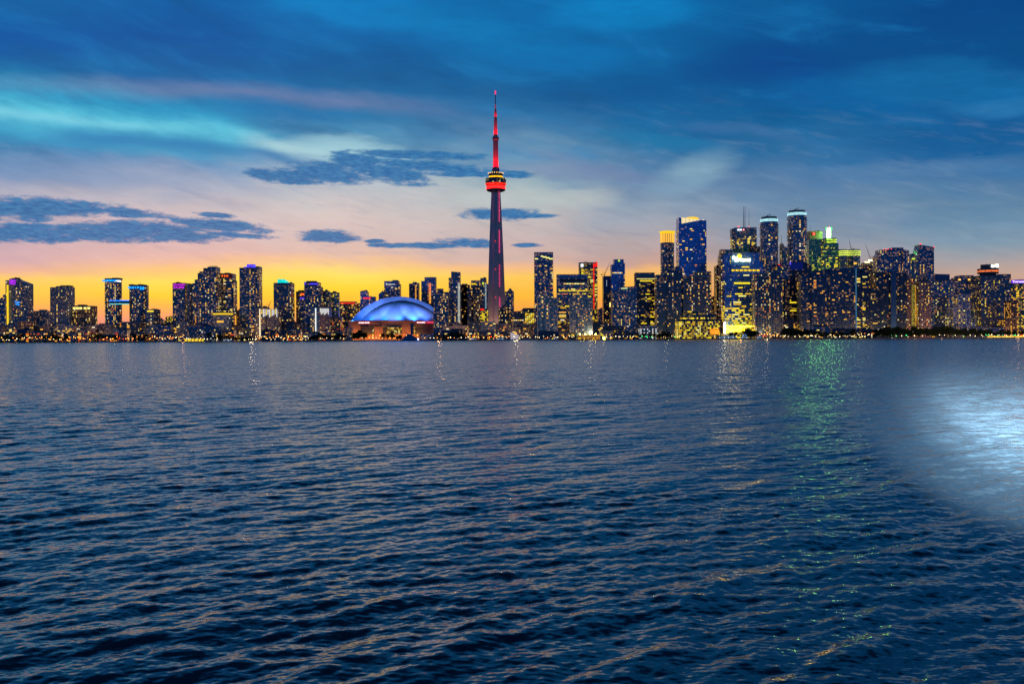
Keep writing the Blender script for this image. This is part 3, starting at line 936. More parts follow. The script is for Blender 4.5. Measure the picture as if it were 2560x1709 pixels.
t = Tower("round low podium tower with pale columns and a golden ring of light round its roof", "the golden ringed round tower", 529, 573, 786, 1880, 'navy', 's_white', round_=24, p=0.10, fins=0, depth=34, out=0.3, roofbox=False)
m_ = MB(); b0 = t.blocks[0]; m_.lathe([((b0[1] - b0[0]) / 2 + .5, b0[4]), ((b0[1] - b0[0]) / 2 + 2.2, b0[4] + .5), ((b0[1] - b0[0]) / 2 + 2.2, b0[4] + 2.3), ((b0[1] - b0[0]) / 2 - 1, b0[4] + 2.8)], 32, 0, (b0[0] + b0[1]) / 2, 0, 34 / 2 / ((b0[1] - b0[0]) / 2)); m_.build('ring_light', E['yellow'], t.root)
for k in range(13):
    th = math.pi + math.pi * (k + .5) / 13
    rr = (b0[1] - b0[0]) / 2 + .4
    m_ = MB(); m_.bar(((b0[0] + b0[1]) / 2 + rr * math.cos(th), 17.4 * math.sin(th), 0), ((b0[0] + b0[1]) / 2 + rr * math.cos(th), 17.4 * math.sin(th), b0[4]), 0.5, 0, 4, 0.5); m_.build('column', M['s_grey'], t.root)
for k in range(4): t.panel('window_group', 543 + k * 4.3, 546.4 + k * 4.3, 801.5, 806, WARM[0], 1.2)
Tower("narrow brownish block rising just left of the violet crowned tower", "the narrow brownish block", 591.5, 601, 777, 2010, 'mauve', 's_dark', p=0.2)
Tower("narrow low block strung with an orange vertical line of lights", "the orange lined narrow block", 584, 592, 784, 2000, 'brown', 's_dark', p=0.15).panel('light_strip', 588.6, 590.6, 788, 822, ORA[2], 0.8)
t = Tower("tall blue black tower with a glowing violet penthouse and a grey right hand fin", "the violet crowned tower", 600, 648, 0, 1950, 'navy', 's_dark', blocks=[(600, 641, 670.5, 670.5, 2), (640, 648, 667, 667)], p=0.26, out=0.5, roofbox=False, fins=0)
t.boxpart('crown', 608.5, 640, 666.5, 670.4, E['violet'], 18, 'violet glowing penthouse base'); t.boxpart('crown', 615.5, 633.5, 660, 666.6, E['violet'], 14, 'violet glowing penthouse')
Tower("slim condo striped with lit vertical lines, just left of the lilac finned slab", "the slim vertically lit condo", 640, 652, 771, 1880, 'mauve', 's_warm', p=0.3, fins=3.2, finw=0.5)
t = Tower("lilac condo slab with pale vertical fins lit along the top, below the leaning crane", "the lilac finned condo slab", 652, 695.5, 0, 1880, 'mauve', 's_warm', blocks=[(652, 666, 769, 769), (666, 695.5, 771.6, 773)], p=0.20, fins=2.9, finw=0.6)
for k in range(11): t.panel('fin_light', 655 + k * 3.7, 656.2 + k * 3.7, 773, 773 + 12 + (k * 7) % 9, COOL[0] if k % 3 else WARM[1], 1.6)
t.panel('light_strip', 649.2, 651.4, 772, 842, WARM[2], 1.2)
t = Tower("dark tower with a teal glowing curved crown, standing alone between two gaps", "the teal crowned tower", 684.5, 728.6, 708, 1960, 'slate', 's_dark', p=0.2, out=0.4, roofbox=False, depth=28)
t.boxpart('crown', 692, 718.6, 704.5, 708, E['aqua'], 18, 'teal glowing crown'); t.boxpart('crown', 692, 709, 697.5, 704.6, E['aqua'], 14, 'teal glowing crown top')
t.boxpart('crown', 709, 715, 701, 704.6, E['aqua'], 12)
Tower("brownish fin of a tower attached right of the teal crowned tower", "the brownish fin tower", 722, 729.5, 709.5, 1965, 'brown', 's_warm', p=0.15)
t = Tower("reddish dark tower with a bright orange sign under its roof", "the orange signed tower", 740.5, 762, 0, 2010, 'mauve', 's_dark', blocks=[(740.5, 762, 729.5, 729.5)], p=0.22)
t.panel('sign', 752, 761, 733, 740, E['orange'], 0.9)
t = Tower("dark block with a short blue neon bar, before the orange signed tower", "the block with the blue neon bar", 747, 764, 741, 1990, 'navy', 's_dark', p=0.25)
t.panel('sign', 750.5, 761, 743.5, 747.5, E['violet'], 0.9)
t = Tower("dark tower with a blue violet light line along its roof and stepped right shoulder", "the blue violet roofed tower", 761, 802, 0, 1960, 'navy', 's_dark', blocks=[(761, 773, 706, 706), (773, 797, 707, 707, 2), (796, 802, 718, 718)], p=0.24, out=0.4, roofbox=False)
t.boxpart('penthouse', 765, 788, 701.8, 706.5, M['roof'])
t.panel('roof_light', 775, 796, 708, 711.5, E['violet'], 2.8); t.panel('roof_light', 762, 765.5, 706, 711, E['violet'], 0.8)
Tower("dark block with an arched rooftop, behind the pale striped condos left of the dome", "the arched roof block", 803, 826, 0, 2000, 'teal', 's_teal', blocks=[(803, 808, 731, 728), (808, 819, 727, 726), (819, 827, 728, 731)], p=0.14, out=0.8)
Tower("rounded dark tower with pale floor bands, right of the arched roof block", "the rounded banded tower", 826, 846, 732, 1990, 'teal', 's_teal', round_=18, p=0.22, run=2, pal=YEL, out=0.8)
t = Tower("blue glass condo with one bright white vertical light line, left of the lilac striped condo", "the condo with one white light line", 776, 799, 770, 1880, 'teal', 's_grey', p=0.3, fins=4)
t.panel('light_strip', 788.6, 790.8, 770, 840, COOL[0], 1.6)
t = Tower("lilac condo block with fine white vertical stripes, left of the dome", "the lilac striped condo", 799.5, 823, 768.5, 1880, 'mauve', 's_warm', p=0.12, fins=2.6, finw=0.6)
for k in range(9): t.panel('fin_light', 801 + k * 2.5, 801.9 + k * 2.5, 771, 771 + 10 + (k * 5) % 7, COOL[0], 1.6)
Tower("mid rise block glowing orange in its lower floors, behind the tree left of the dome", "the orange footed mid rise", 822, 851, 792, 1900, 'brown', 's_warm', p=0.5, pal=ORA + WARM[:2])
t = Tower("broad mid rise block with a red lit roof line, left of the dome", "the red roof line block", 849.5, 888.5, 754.5, 2420, 'brown', 's_dark', p=0.3, rot=0, roofbox=False, run=2)
t.panel('roof_light', 850.5, 888, 755.5, 759, emat('red_roof_line', (235, 40, 22), 1.1), 0.8)
Tower("dark low shoulder block between the red roof line block and the dome", "the dark shoulder block", 887, 903, 759.5, 2440, 'brown', 's_dark', p=0.25).panel('roof_light', 888.5, 893, 760, 762, E['red'], 0.8)
t = Tower("dark wedge topped tower with a red sign, above the dome's left slope", "the wedge topped tower", 901, 937, 0, 2350, 'navy', 's_dark', blocks=[(901, 919, 727.5, 729), (919, 929, 738, 741), (928, 937, 742.5, 742.5)], p=0.14, out=0.4)
t.panel('sign', 908, 927, 743, 747, E['red'], 1.0)
t = Tower("dark tower with a row of white lights, above the dome's left half", "the tower over the dome's left half", 961, 1000, 0, 2400, 'navy', 's_dark', blocks=[(961, 997, 703.5, 703.5), (996, 1000.5, 711, 711)], p=0.10, out=0.4, run=2)
for x in (966, 970, 975, 980, 985): t.panel('top_storey_light', x - 1.2, x + 1.5, 709.6, 711.4, COOL[0], 0.6)
Tower("low dark annex with a rounded corner, left of the tower over the dome's left half", "the rounded annex over the dome", 947, 961, 0, 2380, 'navy', 's_dark', blocks=[(947, 952, 735, 731), (952, 961, 730, 729)], p=0.06)
t = Tower("plain dark tower with one orange vertical light strip, above the crest of the dome", "the orange striped tower over the dome", 1023, 1047, 0, 2380, 'dark', 's_dark', blocks=[(1023, 1047, 709, 706.5)], p=0.03, out=0.2)
for k in range(11): t.panel('strip_window', 1038, 1041, 714 + k * 3.2, 716 + k * 3.2, ORA[2], 0.6)
t = Tower("dark tower with a tall orange glowing slot and thin mast, above the dome", "the orange slot tower", 1053.6, 1090, 0, 2360, 'dark', 's_dark', blocks=[(1053.6, 1062.5, 703.5, 703.5), (1062, 1090, 694, 693.5, 2)], p=0.05, out=0.2, roofbox=False)
t.mast(1075, 687, 694, 0.5)
for k in range(16): t.panel('slot_window', 1073.5, 1077.8, 708 + k * 3.2, 710.6 + k * 3.2, ORA[0] if k < 7 else ORA[2], 2.6)
for k in range(13): t.panel('strip_window', 1070.6, 1071.9, 706 + k * 3.6, 707.8 + k * 3.6, WARM[4], 2.6)
t = Tower("dark and brown twin block with roof cabin hiding the dome's right end", "the twin block at the dome's right end", 1084, 1120, 0, 2060, 'navy', 's_dark', blocks=[(1084, 1094, 733, 731), (1093, 1107, 722.5, 722.5, -3), (1094, 1104, 729.5, 729.5, 2), (1104, 1120.3, 731, 731, 1)], p=0.26, out=0.4, roofbox=False)
t = Tower("slim tall slab with a slanted stripe of balcony lights on its right side", "the slim slab with slanted light stripes", 1122, 1151, 0, 2160, 'navy', 's_grey', blocks=[(1122, 1129.5, 695, 695, -3), (1128.6, 1151, 678.7, 680)], p=0.16, out=0.3, roofbox=False)
for k in range(38): t.panel('balcony_light', 1144.8, 1150, 708 + k * 2.6, 709 + k * 2.6, COOL[1] if k % 2 else WARM[2], 0.9)
Tower("plain dark tower with a flat stepped roof, just right of the slim slab", "the plain dark flat roofed tower", 1151.5, 1174.5, 0, 2200, 'dark', 's_dark', blocks=[(1151.5, 1174.5, 713, 713), (1155, 1168, 710.5, 710.5)], p=0.12, out=0.2, roofbox=False)
Tower("mid rise tower lit by scattered amber windows, left neighbour of the needle tower's foot", "the scattered amber mid rise", 1172, 1201, 0, 2100, 'dark', 's_dark', blocks=[(1172, 1181, 723, 723), (1178, 1200, 717, 717, 1)], p=0.24)
t = Tower("pale banded apartment tower with a narrow cabin on top, directly left of the needle tower", "the banded tower left of the needle", 1178, 1216, 0, 2130, 'slate', 's_grey', blocks=[(1178, 1202, 702, 702), (1201.5, 1216, 696, 696, 1)], p=0.18, out=0.7, cols=lambda f, z, i: 1.6 if f > .6 else .6)
t.panel('top_storey_light', 1178.5, 1190, 708, 711.5, E['yellow'], 1.0); t.panel('lamp', 1206, 1210, 706.5, 711, E['lime'], 2.2)
for k in range(30): t.panel('balcony_light', 1213, 1216, 712 + k * 2.7, 713.1 + k * 2.7, COOL[1], 2.0)
t = Tower("short office with bright yellow floors and red sign at the needle tower's left foot", "the yellow floored office by the needle", 1200, 1221, 773, 2060, 'gold', 's_dark', p=0.55, pal=YEL, run=4, rows=lambda z, R: 0.8 if z < 0.62 else 0.12, rot=0, roofbox=False)
t.panel('sign', 1200.5, 1210, 771, 775.5, E['red'], 1.0)
Tower("thin dark tower just behind the left edge of the needle tower", "the thin tower behind the needle", 1214, 1224, 0, 2300, 'navy', 's_grey', blocks=[(1215, 1222, 711, 711)], p=0.2)
Tower("dark brown stepped block in front of the mid rise, left of the needle tower's foot", "the dark brown stepped block", 1173, 1197, 0, 1990, 'brown', 's_dark', blocks=[(1173, 1183, 745, 745), (1181, 1197, 735, 735)], p=0.22)
# --- right of the needle tower
t = Tower("dark tower with a pointed gable roof, directly right of the needle tower", "the pointed roof tower", 1263, 1285, 0, 2300, 'navy', 's_dark', blocks=[(1263, 1285, 730, 730)], p=0.18, roofbox=False)
b0 = t.blocks[0]; m_ = MB(); zt_ = t.loc(1275, 719).z; xm = (b0[0] + b0[1]) / 2 + 1.5
for xs_, ys_ in (((b0[0] + 4, xm, b0[1]), (b0[2], b0[3])),):
    s0 = len(m_.v)
    for y in ys_:
        m_.v += [(xs_[0], y, b0[4]), (xs_[2], y, b0[4]), (xs_[1], y, zt_)]
    m_.f += [(s0, s0 + 1, s0 + 2), (s0 + 5, s0 + 4, s0 + 3), (s0 + 1, s0 + 4, s0 + 5, s0 + 2), (s0, s0 + 2, s0 + 5, s0 + 3)]; m_.mi += [0] * 4
m_.build('gable_roof', M['s_grey'], t.root)
Tower("dark condo block rising at the right foot of the needle tower", "the needle's right foot condo", 1247, 1266, 0, 2070, 'dark', 's_warm', blocks=[(1247, 1257, 770, 770), (1255, 1266, 764, 764)], p=0.24)
Tower("brown mid rise slab under the pointed roof tower", "the brown slab under the pointed roof", 1265, 1277, 766, 2080, 'brown', 's_warm', p=0.22)
t = Tower("long building with a bulging curved blue roof and rows of bright windows", "the curved blue roof hall", 1285, 1342, 0, 2200, 'dark', 's_dark', blocks=[(1285, 1303, 778, 777), (1302, 1308, 775.5, 771.5), (1308, 1342, 771, 771)], p=0.02, roofbox=False)
for r_ in range(7):
    for c_ in range(6): t.panel('hall_window', 1313 + c_ * 4.6, 1316.6 + c_ * 4.6, 783 + r_ * 4.1, 785.6 + r_ * 4.1, YEL[(r_ + c_) % 4], 0.8)
for c_ in range(6): t.panel('hall_window', 1278 + c_ * 5.4, 1282 + c_ * 5.4, 799, 801.4, WARM[c_ % 3], 0.8)
t = Tower("tall dark blue tower with a sloping light line near its top", "the sloping light line tower", 1336.6, 1383.5, 631.5, 2150, 'navy', 's_blue', p=0.17, out=0.2, rot=0, cols=lambda f, z, i: 2.2 if f > .62 else (.35 if f > .35 else 1.1), roofbox=False, run=2, topfree=9)
for (x0, x1, y) in ((1337.5, 1345, 647), (1352, 1358, 640.5), (1357, 1366, 642.5), (1365, 1374, 644.5), (1373, 1382, 647)): t.panel('crown_light', x0, x1, y - 1.4, y + 1.4, YEL[3], 0.8)
t = Tower("white gridded glass apartments with angled roof, left one of the two alike", "the left white gridded glass block", 1344, 1394, 0, 1850, 'teal', 's_white', blocks=[(1344, 1394, 745.5, 745.5), (1353, 1384, 734, 737, 1)], p=0.2, out=0.15, fins=8.4, finw=0.5, bay=4.2, roofbox=False, cols=mid(.35, .55, 2.6, .7))
t = Tower("wide blue block with a deep dark horizontal recess under its roof", "the wide recessed blue block", 1392.7, 1470, 686.7, 2080, 'navy', 's_blue', p=0.05, out=0.1, rot=0, run=5, pal=YEL + WARM, rows=lambda z, R: 0.55 if R.random() < .16 else None, roofbox=False, topfree=8)
t.panel('recess_shade_panel', 1400, 1467, 697, 705, M['roof'], 0.5)  # flat dark panel put in for the shade of the recess
t.panel('blue_panel', 1395, 1468, 688.5, 696, emat('self_lit_blue_top', (10, 44, 100), 0.5), 0.5)  # blue of the top is put in as a faint glow, no lamp here
for k in range(8): t.panel('lit_band', 1409 + k * 6.6, 1414.5 + k * 6.6, 708, 710.4, YEL[3] if k % 3 else WARM[0], 0.9)
for k in range(12): t.panel('lit_band', 1397 + k * 6, 1402.4 + k * 6, 725.5, 727.8, YEL[k % 2], 0.9)
t = Tower("white gridded glass apartments, right one of the two alike", "the right white gridded glass block", 1425, 1481, 0, 1850, 'teal', 's_white', blocks=[(1425, 1480.5, 745, 745), (1433, 1460, 739, 734, 1)], p=0.22, out=0.15, fins=8.4, finw=0.5, bay=4.2, roofbox=False, cols=mid(.35, .55, 2.4, .7))
t = Tower("tower crowded with yellow windows with a red glowing blade up its right edge", "the yellow tower with the red blade", 1449, 1494, 0, 2140, 'gold', 's_dark', blocks=[(1449, 1494, 657, 657)], p=0.62, pal=YEL, run=3, out=0.3, roofbox=False, topfree=4)
t.mast(1464, 651.5, 657, 0.4); t.panel('roof_frame', 1460, 1471, 653, 653.8, M['steel'], -10)
t.panel('white_sign', 1452, 1458.2, 660, 666.5, E['white'], 0.9)
a, b, c = t.loc(1483, 667, 1.5), t.loc(1493.5, 651.5, 1.5), t.loc(1490, 651)
m_ = MB(); m_.v = [(a.x, a.y, a.z), (b.x, a.y, a.z), (b.x, a.y, t.loc(1493, 657).z), (c.x, a.y, c.z), (t.loc(1487.5, 0).x, a.y, t.loc(1487, 658).z), (a.x, a.y, t.loc(1483, 659).z)]
n_ = len(m_.v); m_.v += [(x, y + 1.5, z) for x, y, z in m_.v]; m_.f = [tuple(range(n_)), tuple(reversed(range(n_, 2 * n_)))] + [((i + 1) % n_, i, i + n_, (i + 1) % n_ + n_) for i in range(n_)]; m_.mi = [0] * len(m_.f)
m_.build('red_blade', E['red'], t.root)
t.panel('light_strip', 1483.4, 1485.4, 666, 772, E['red'], 1.6, label='red vertical light strip')
t = Tower("half built tower with a plain blue sheet covered top under a leaning crane", "the blue sheeted unfinished tower", 1509, 1529.5, 691, 2150, 'dark', 's_dark', p=0.42, out=0.3, roofbox=False, topfree=14, pal=WARM, rot=0)
t.panel('blue_sheet', 1509, 1529, 692, 729.5, pmat('blue_sheeting', (0.03, 0.10, 0.32, 1), 0.5), 0.5)
t.panel('floor_edge', 1509, 1529, 731, 732.5, M['s_grey'], 0.8)
for y in (701, 705, 709, 713): t.panel('lamp', 1516, 1517, y, y + 1.5, COOL[0], 1.2)
t.panel('work_light', 1524, 1530, 756, 767, emat('site_light', (255, 225, 120), 2.6), 1.4)
t = Tower("slim blue tower with a yellow lamp at its top and a lower left shoulder", "the yellow lamped blue tower", 1529, 1563.5, 0, 2120, 'blue', 's_blue', blocks=[(1529, 1537, 662.5, 662.5, -1), (1536, 1560, 649.5, 649.5), (1559.5, 1563, 659, 659)], p=0.14, out=0.15, roofbox=False, topfree=5)
t.panel('lamp', 1545.5, 1549.5, 649.8, 653.6, E['lime'], 0.9)
t.panel('self_lit_panel', 1529.5, 1544, 664, 679, emat('self_lit_blue_wall', (14, 40, 128), 0.45), 0.9)  # wall panel gives off its own faint blue, it is no lamp
for k in range(7): t.panel('lit_band', 1531 + k * 3.6, 1534 + k * 3.6, 680.8, 683.2, WARM[k % 3], 1.2)
Tower("distant plain grey block in the gap beside the red blade tower", "the distant plain grey block", 1496, 1511, 773, 2450, 'slate', 's_grey', p=0.03)
t = Tower("wide dark apartment slab with pale balcony rows and a greenish lit roof room", "the wide slab with the greenish roof room", 1531, 1592, 0, 1900, 'navy', 's_blue', blocks=[(1531, 1592, 724, 724), (1552, 1592, 718, 715, -2)], p=0.22, out=1.0, rot=0, roofbox=False)
t.panel('roof_room_light', 1553, 1569, 719, 724, emat('pale_green_room', (190, 215, 150), 0.9), -1.2)
t = Tower("dark tower with a blank top band above yellow office floors", "the blank banded tower with yellow floors", 1590, 1637, 682.6, 1960, 'dark', 's_dark', p=0.2, out=0.3, run=4, pal=YEL + WARM[:2], cols=lambda f, z, i: 2.6 if f > .68 else .45, roofbox=False, topfree=6)
t.mast(1591.5, 676, 683, 0.4)
t.panel('roof_panel', 1594, 1635, 684.5, 694, emat('self_lit_blue_black', (12, 34, 74), 0.5), 0.6)  # tone of the blank band is put in as emission, no lamp
for k in range(13): t.panel('lit_band', 1592 + k * 3.4, 1594.2 + k * 3.4, 696, 698, YEL[3], 0.7)
for k in range(6): t.panel('lit_band', 1600 + k * 5.2, 1604.6 + k * 5.2, 700.8, 703.4, YEL[0], 0.7)
t = Tower("round tower with a flared yellow glowing crown ring", "the round yellow crowned tower", 1654.6, 1688.6, 583, 2200, 'slate', 's_grey', round_=22, p=0.13, out=0.3, roofbox=False, depth=30, topfree=9)
b0 = t.blocks[0]; R_ = (b0[1] - b0[0]) / 2
for k in range(22):
    th = math.pi + math.pi * (k + .5) / 22
    m_ = MB(); x_, y_ = R_ * 1.02 * math.cos(th), 15.4 * math.sin(th)
    m_.box(x_ - .7, x_ + .7, y_ - .5, y_ + .5, b0[4] - 20, b0[4] + .5); m_.build('crown_rib', E['amber'] if k % 2 else YEL[2], t.root)
m_ = MB(); m_.lathe([(R_, b0[4] + .2), (R_ + 1.6, b0[4] + 2.4), (R_ + 2.6, b0[4] + 5.2), (R_ + 1.0, b0[4] + 5.6)], 28, 0, 0, 0, 15 / R_); m_.build('crown_ring', E['yellow'], t.root)
t = Tower("tall vivid blue glass tower with slanting pale striped crown and yellow dome light", "the vivid blue glass tower", 1698, 1767, 0, 2080, 'blue', 's_blue', blocks=[(1698, 1767, 543.6, 551)], p=0.075, out=0.1, roofbox=False, fh=3.6, topfree=5, depth=34, run=2, cols=lambda f, z, i: 2.2 if f < .2 else (1.6 if .3 < f < .75 else .8), finw=0.3)
for k in range(17): 
    x_ = 1704 + k * 3.35; t.panel('crown_stripe', x_, x_ + 1.9, 544 + k * 0.4, 559 - k * 0.65, emat('crown_stripe_light', (255, 226, 160), 1.4) if k == 0 else bpy.data.materials['crown_stripe_light'], 0.6)
m_ = MB(); a = t.loc(1733, 544); m_.lathe([(14.5, -1), (14, 1.2), (9, 2.6), (3, 3.2)], 20, 0); o = m_.build('dome_light', E['yellow'], t.root); o.location = (a.x, 0, a.z)
m_ = MB(); a = t.loc(1736, 546); b = t.loc(1744, 541); m_.bar((a.x, 2, a.z), (b.x, 2, b.z + 1), .5); m_.build('roof_crane', M['steel'], t.root)
t = Tower("dark apartment tower with a ragged stepped top under construction, before the round yellow crowned tower", "the ragged topped apartment tower", 1642, 1707, 0, 1900, 'dark', 's_blue', blocks=[(1642, 1659, 688, 688, 0), (1658, 1673, 686, 677, -1), (1668, 1688, 677, 676, 1), (1687, 1707, 674, 674, 0), (1690, 1699, 666, 664, -4)], p=0.2, out=1.0, roofbox=False, fh=3.8, sth=.42)
t = Tower("dark apartment tower with a pale roof box, standing before the vivid blue glass tower", "the pale roof box apartment tower", 1705, 1778.5, 0, 1900, 'dark', 's_grey', blocks=[(1705, 1717, 697, 697, 0), (1716, 1778, 690, 690, 1), (1738, 1757, 680, 680, -3), (1760, 1778.5, 679.5, 679.5, -1)], p=0.2, out=1.0, roofbox=False, fh=3.8, sth=.42)
t = Tower("long low office with glowing yellow floors behind a dark frame, close to the water", "the long low yellow office", 1695, 1804, 0, 1800, 'gold', 's_dark', blocks=[(1695, 1800, 800, 800, 2), (1707, 1792, 787, 787, -6), (1715, 1770, 779, 779, -10)], p=0.8, pal=YEL, run=3, out=0.25, fins=7.5, finw=0.8, rows=lambda z, R: 0.88, fh=3.5, roofbox=False, maxwin=100, depth=30)
t.panel('roof_light', 1720, 1730, 777.5, 780.5, E['yellow'], -6)
t.panel('orange_corner', 1774, 1796, 822, 836, emat('orange_corner_light', (255, 150, 30), 1.2, var=.3), 3.4)
Tower("low brown block with faint windows in the gap right of the pale roof box tower", "the low brown gap block", 1779, 1794, 743, 2150, 'brown', 's_dark', p=0.2).mast(1790.5, 730, 743, .4)
Tower("thin dark round topped tower at the left edge of the bright sign tower group", "the thin dark round topped tower", 1792, 1803, 0, 2040, 'dark', 's_dark', blocks=[(1792, 1803, 664, 661)], p=0.14)
Tower("balconied tower with a greenish lit wall top, left shoulder of the sun logo building", "the greenish shouldered balcony tower", 1802, 1836, 0, 2020, 'teal', 's_warm', blocks=[(1802, 1816, 641, 641, 2), (1804.5, 1835, 622.5, 624.5, -2)], p=0.26, out=1.2, sth=.5, roofbox=False, pal=WARM)
Tower("grey green stepped tower behind the sun logo building", "the grey green stepped tower", 1833, 1873, 0, 2160, 'green', 's_teal', blocks=[(1833, 1856, 622, 620), (1855, 1873, 612, 612)], p=0.05, out=0.1, fh=4, roofbox=False)
t = Tower("blue glass office with an illuminated sun logo and white lettering, its lower floors blazing yellow", "the sun logo building", 1813, 1907, 0, 1930, 'blue', 's_blue', blocks=[(1813, 1829, 636, 634, -3), (1828, 1899, 632.5, 632.5, 2), (1898, 1908, 656, 656, 1)], p=0.04, pal=YEL, run=5, out=0.15, roofbox=False, fh=4.0, rows=lambda z, R: (0.75 if z < .16 else (0.55 * R.random() ** .5 + .1 if z < .36 else (.32 * R.random() if z < .55 else (.3 if R.random() < .08 else .0)))), cols=None, maxwin=100)
t.panel('white_light_strip', 1808, 1811, 806, 833, emat('white_strip_light', (255, 244, 205), 30, True), 6)
for k in range(20): t.panel('lit_band', 1828 + k * 3.5, 1831.3 + k * 3.5, 674, 678.2, YEL[k % 3], 2.6)
LOB = emat('lobby_light', (255, 200, 30), 16, True)
for k in range(9): t.panel('lobby_light', 1813 + k * 9.5, 1821 + k * 9.5, 814, 817.5, LOB, 5)
for k in range(6): t.panel('lobby_light', 1814 + k * 8, 1820.5 + k * 8, 821, 828, LOB, 5)
for k in range(8): t.panel('lit_band', 1834 + k * 5, 1838.5 + k * 5, 706, 710, YEL[0], 2.6)
SGN = emat('sign_white_light', (255, 232, 150), 14, True); SGY = emat('sun_logo_light', (255, 200, 20), 12, True)
t.lettering('Sun', 1830.5, 1842, 640.5, 648, SGN, 3.4, 'sign_lettering', 'white illuminated word Sun')
t.lettering('Life Financial', 1835, 1874, 646.5, 653.5, SGN, 3.4, 'sign_lettering', 'white illuminated words Life Financial')
a = t.loc(1847, 641, 3.4); m_ = MB(); m_.bar((a.x, a.y - .2, a.z), (a.x, a.y + .2, a.z), 3.3, 0, 20); m_.build('sun_logo', SGY, t.root)
m_ = MB()
for k in range(14):
    th = 2 * math.pi * k / 14; m_.bar((a.x + 3.9 * math.cos(th), a.y, a.z + 3.9 * math.sin(th)), (a.x + 5.0 * math.cos(th), a.y, a.z + 5.0 * math.sin(th)), .35)
m_.build('sun_rays', YEL[1], t.root)
m_ = MB(); m_.bar((a.x - .6, a.y - .5, a.z), (a.x - .6, a.y - .3, a.z), 1.5, 0, 12); m_.build('sun_swirl', ORA[2], t.root)
t = Tower("pale grey bank tower with three tall masts and a white and red sign", "the three masted bank tower", 1832, 1892.6, 0, 2420, 'grey', 's_white', blocks=[(1832, 1839, 572, 572, -4), (1838.5, 1892.6, 569.5, 569.5)], p=0.4, out=0.15, pal=YEL + [WARM[1]], run=3, roofbox=False, topfree=6, fh=3.8, cols=lambda f, z, i: 1 if f < 2 else 1)
t.mast(1862, 514.5, 569, 1.0, E['pink'] if False else M['s_warm'], r2=.4); t.mast(1865.8, 514.5, 569, 1.0, M['s_warm'], r2=.4); t.mast(1876, 524, 569, .5, r2=.2)
t.lettering('BMO', 1843.5, 1854.5, 572.5, 576.8, E['white'], 1.2, 'sign_lettering'); 
a = t.loc(1858.5, 574.6, 1.2); m_ = MB(); m_.bar((a.x, a.y - .2, a.z), (a.x, a.y + .2, a.z), 2.5, 0, 16); m_.build('sign_roundel', E['red'], t.root)
o = text_part('M', 2.4, 2.0, E['white'], 'roundel_mark'); o.location = (a.x, a.y - .6, a.z); o.parent = t.root
for x in (1846, 1849, 1874): t.panel('warning_lamp', x - .7, x + .7, 565, 567, E['warn'], -6)
Tower("dark red brown office behind, with orange lit floors right of the three masted bank tower", "the dark red brown office", 1873, 1912, 0, 2250, 'brown', 's_dark', blocks=[(1873, 1912, 615.5, 616)], p=0.45, pal=ORA + WARM, run=2, out=.1, topfree=5)


def curvy(label, short, x0, x1, ytop, D, mt):
    t = Tower(label, short, x0, x1, ytop + 16, D, 'navy', 's_white', round_=24, p=0.15, out=1.6, depth=40, fh=4.2, sth=.5, roofbox=False, cols=lambda f, z, i: 2.2 if i in (16, 17, 19) else .55)
    b = t.blocks[0]; R_ = (b[1] - b[0]) / 2
    z1 = t.loc(x0, ytop + 8).z; z2 = t.loc(x0, ytop + 2).z
    m_ = MB(); m_.prism(oval(0, 0, R_ * 1.03, 20.5, 24), b[4] + 1.2, z1); m_.build('crown_light', mt, t.root)['label'] = 'bright white crown band'
    m_ = MB(); m_.prism(oval(0, 0, R_ * 0.88, 17, 24), z1, z2); ph = m_.build('penthouse', M['roof'], t.root)
    m_ = MB(); m_.bar((-9, -4, z2), (3, -4, z2 + 5.5), .6); m_.bar((-4, -4, z2), (-4, -4, z2 + 4), .4); m_.build('roof_crane', M['steel'], ph)
    return t


CROWN = emat('crown_band_light', (170, 225, 235), 1.0, var=.25)
curvy("balcony ringed tower with white crown band, lower left one of the matching pair", "the lower white crowned tower", 1908.5, 1951.5, 538, 1980, CROWN)
curvy("balcony ringed tower with white crown band, higher right one of the matching pair", "the higher white crowned tower", 1977.5, 2023.5, 522, 1980, CROWN)
t = Tower("narrow tower with concave sweeping roof and white mast, between two white crowned towers", "the sweeping roof tower", 1956, 1979, 0, 2250, 'teal', 's_dark', blocks=[(1957, 1962, 607, 615), (1962, 1970, 615, 619.5), (1970, 1979, 620, 621)], p=0.08, out=.1, roofbox=False)
t.mast(1957, 586, 655, .9, M['s_white'], r2=.3)
t = Tower("dark red tower with a square red logo sign and lit rows beneath", "the red logo tower", 2025, 2056.5, 0, 2420, 'brown', 's_dark', blocks=[(2025, 2056.5, 577.5, 578.5)], p=0.4, pal=WARM, run=2, out=.1, topfree=7)
t.panel('sign_panel', 2029.5, 2038, 580.5, 588.5, emat('red_logo_panel', (190, 20, 16), 1.2), .8)
t.lettering('S', 2031.4, 2036.2, 581.5, 587.6, emat('logo_letter', (255, 120, 90), 1.6), 1.8, 'logo_letter')
t.mast(2029.5, 562, 577, .35)
Tower("green glass tower crowded with lime windows, in front of the red logo tower", "the green glass tower", 2023, 2053, 599, 2340, 'green', 's_teal', p=0.44, pal=GRE, run=2, out=.1, topfree=6, fh=3.6, roofbox=False)
t = Tower("stepped pyramid like tower of yellow green floors crowned by a blazing green white spire light", "the green spired stepped tower", 2053, 2111, 0, 2380, 'green', 's_teal', p=0.46, pal=GRE + [YEL[0], WARM[5]], run=3, out=.2, fh=4.0, roofbox=False,
          blocks=[(2053, 2111, 642, 642, 4), (2057, 2109, 624.5, 624.5, 2), (2060.5, 2097, 609, 609, 0), (2065, 2092.5, 595.5, 595.5, -3)], depth=44)
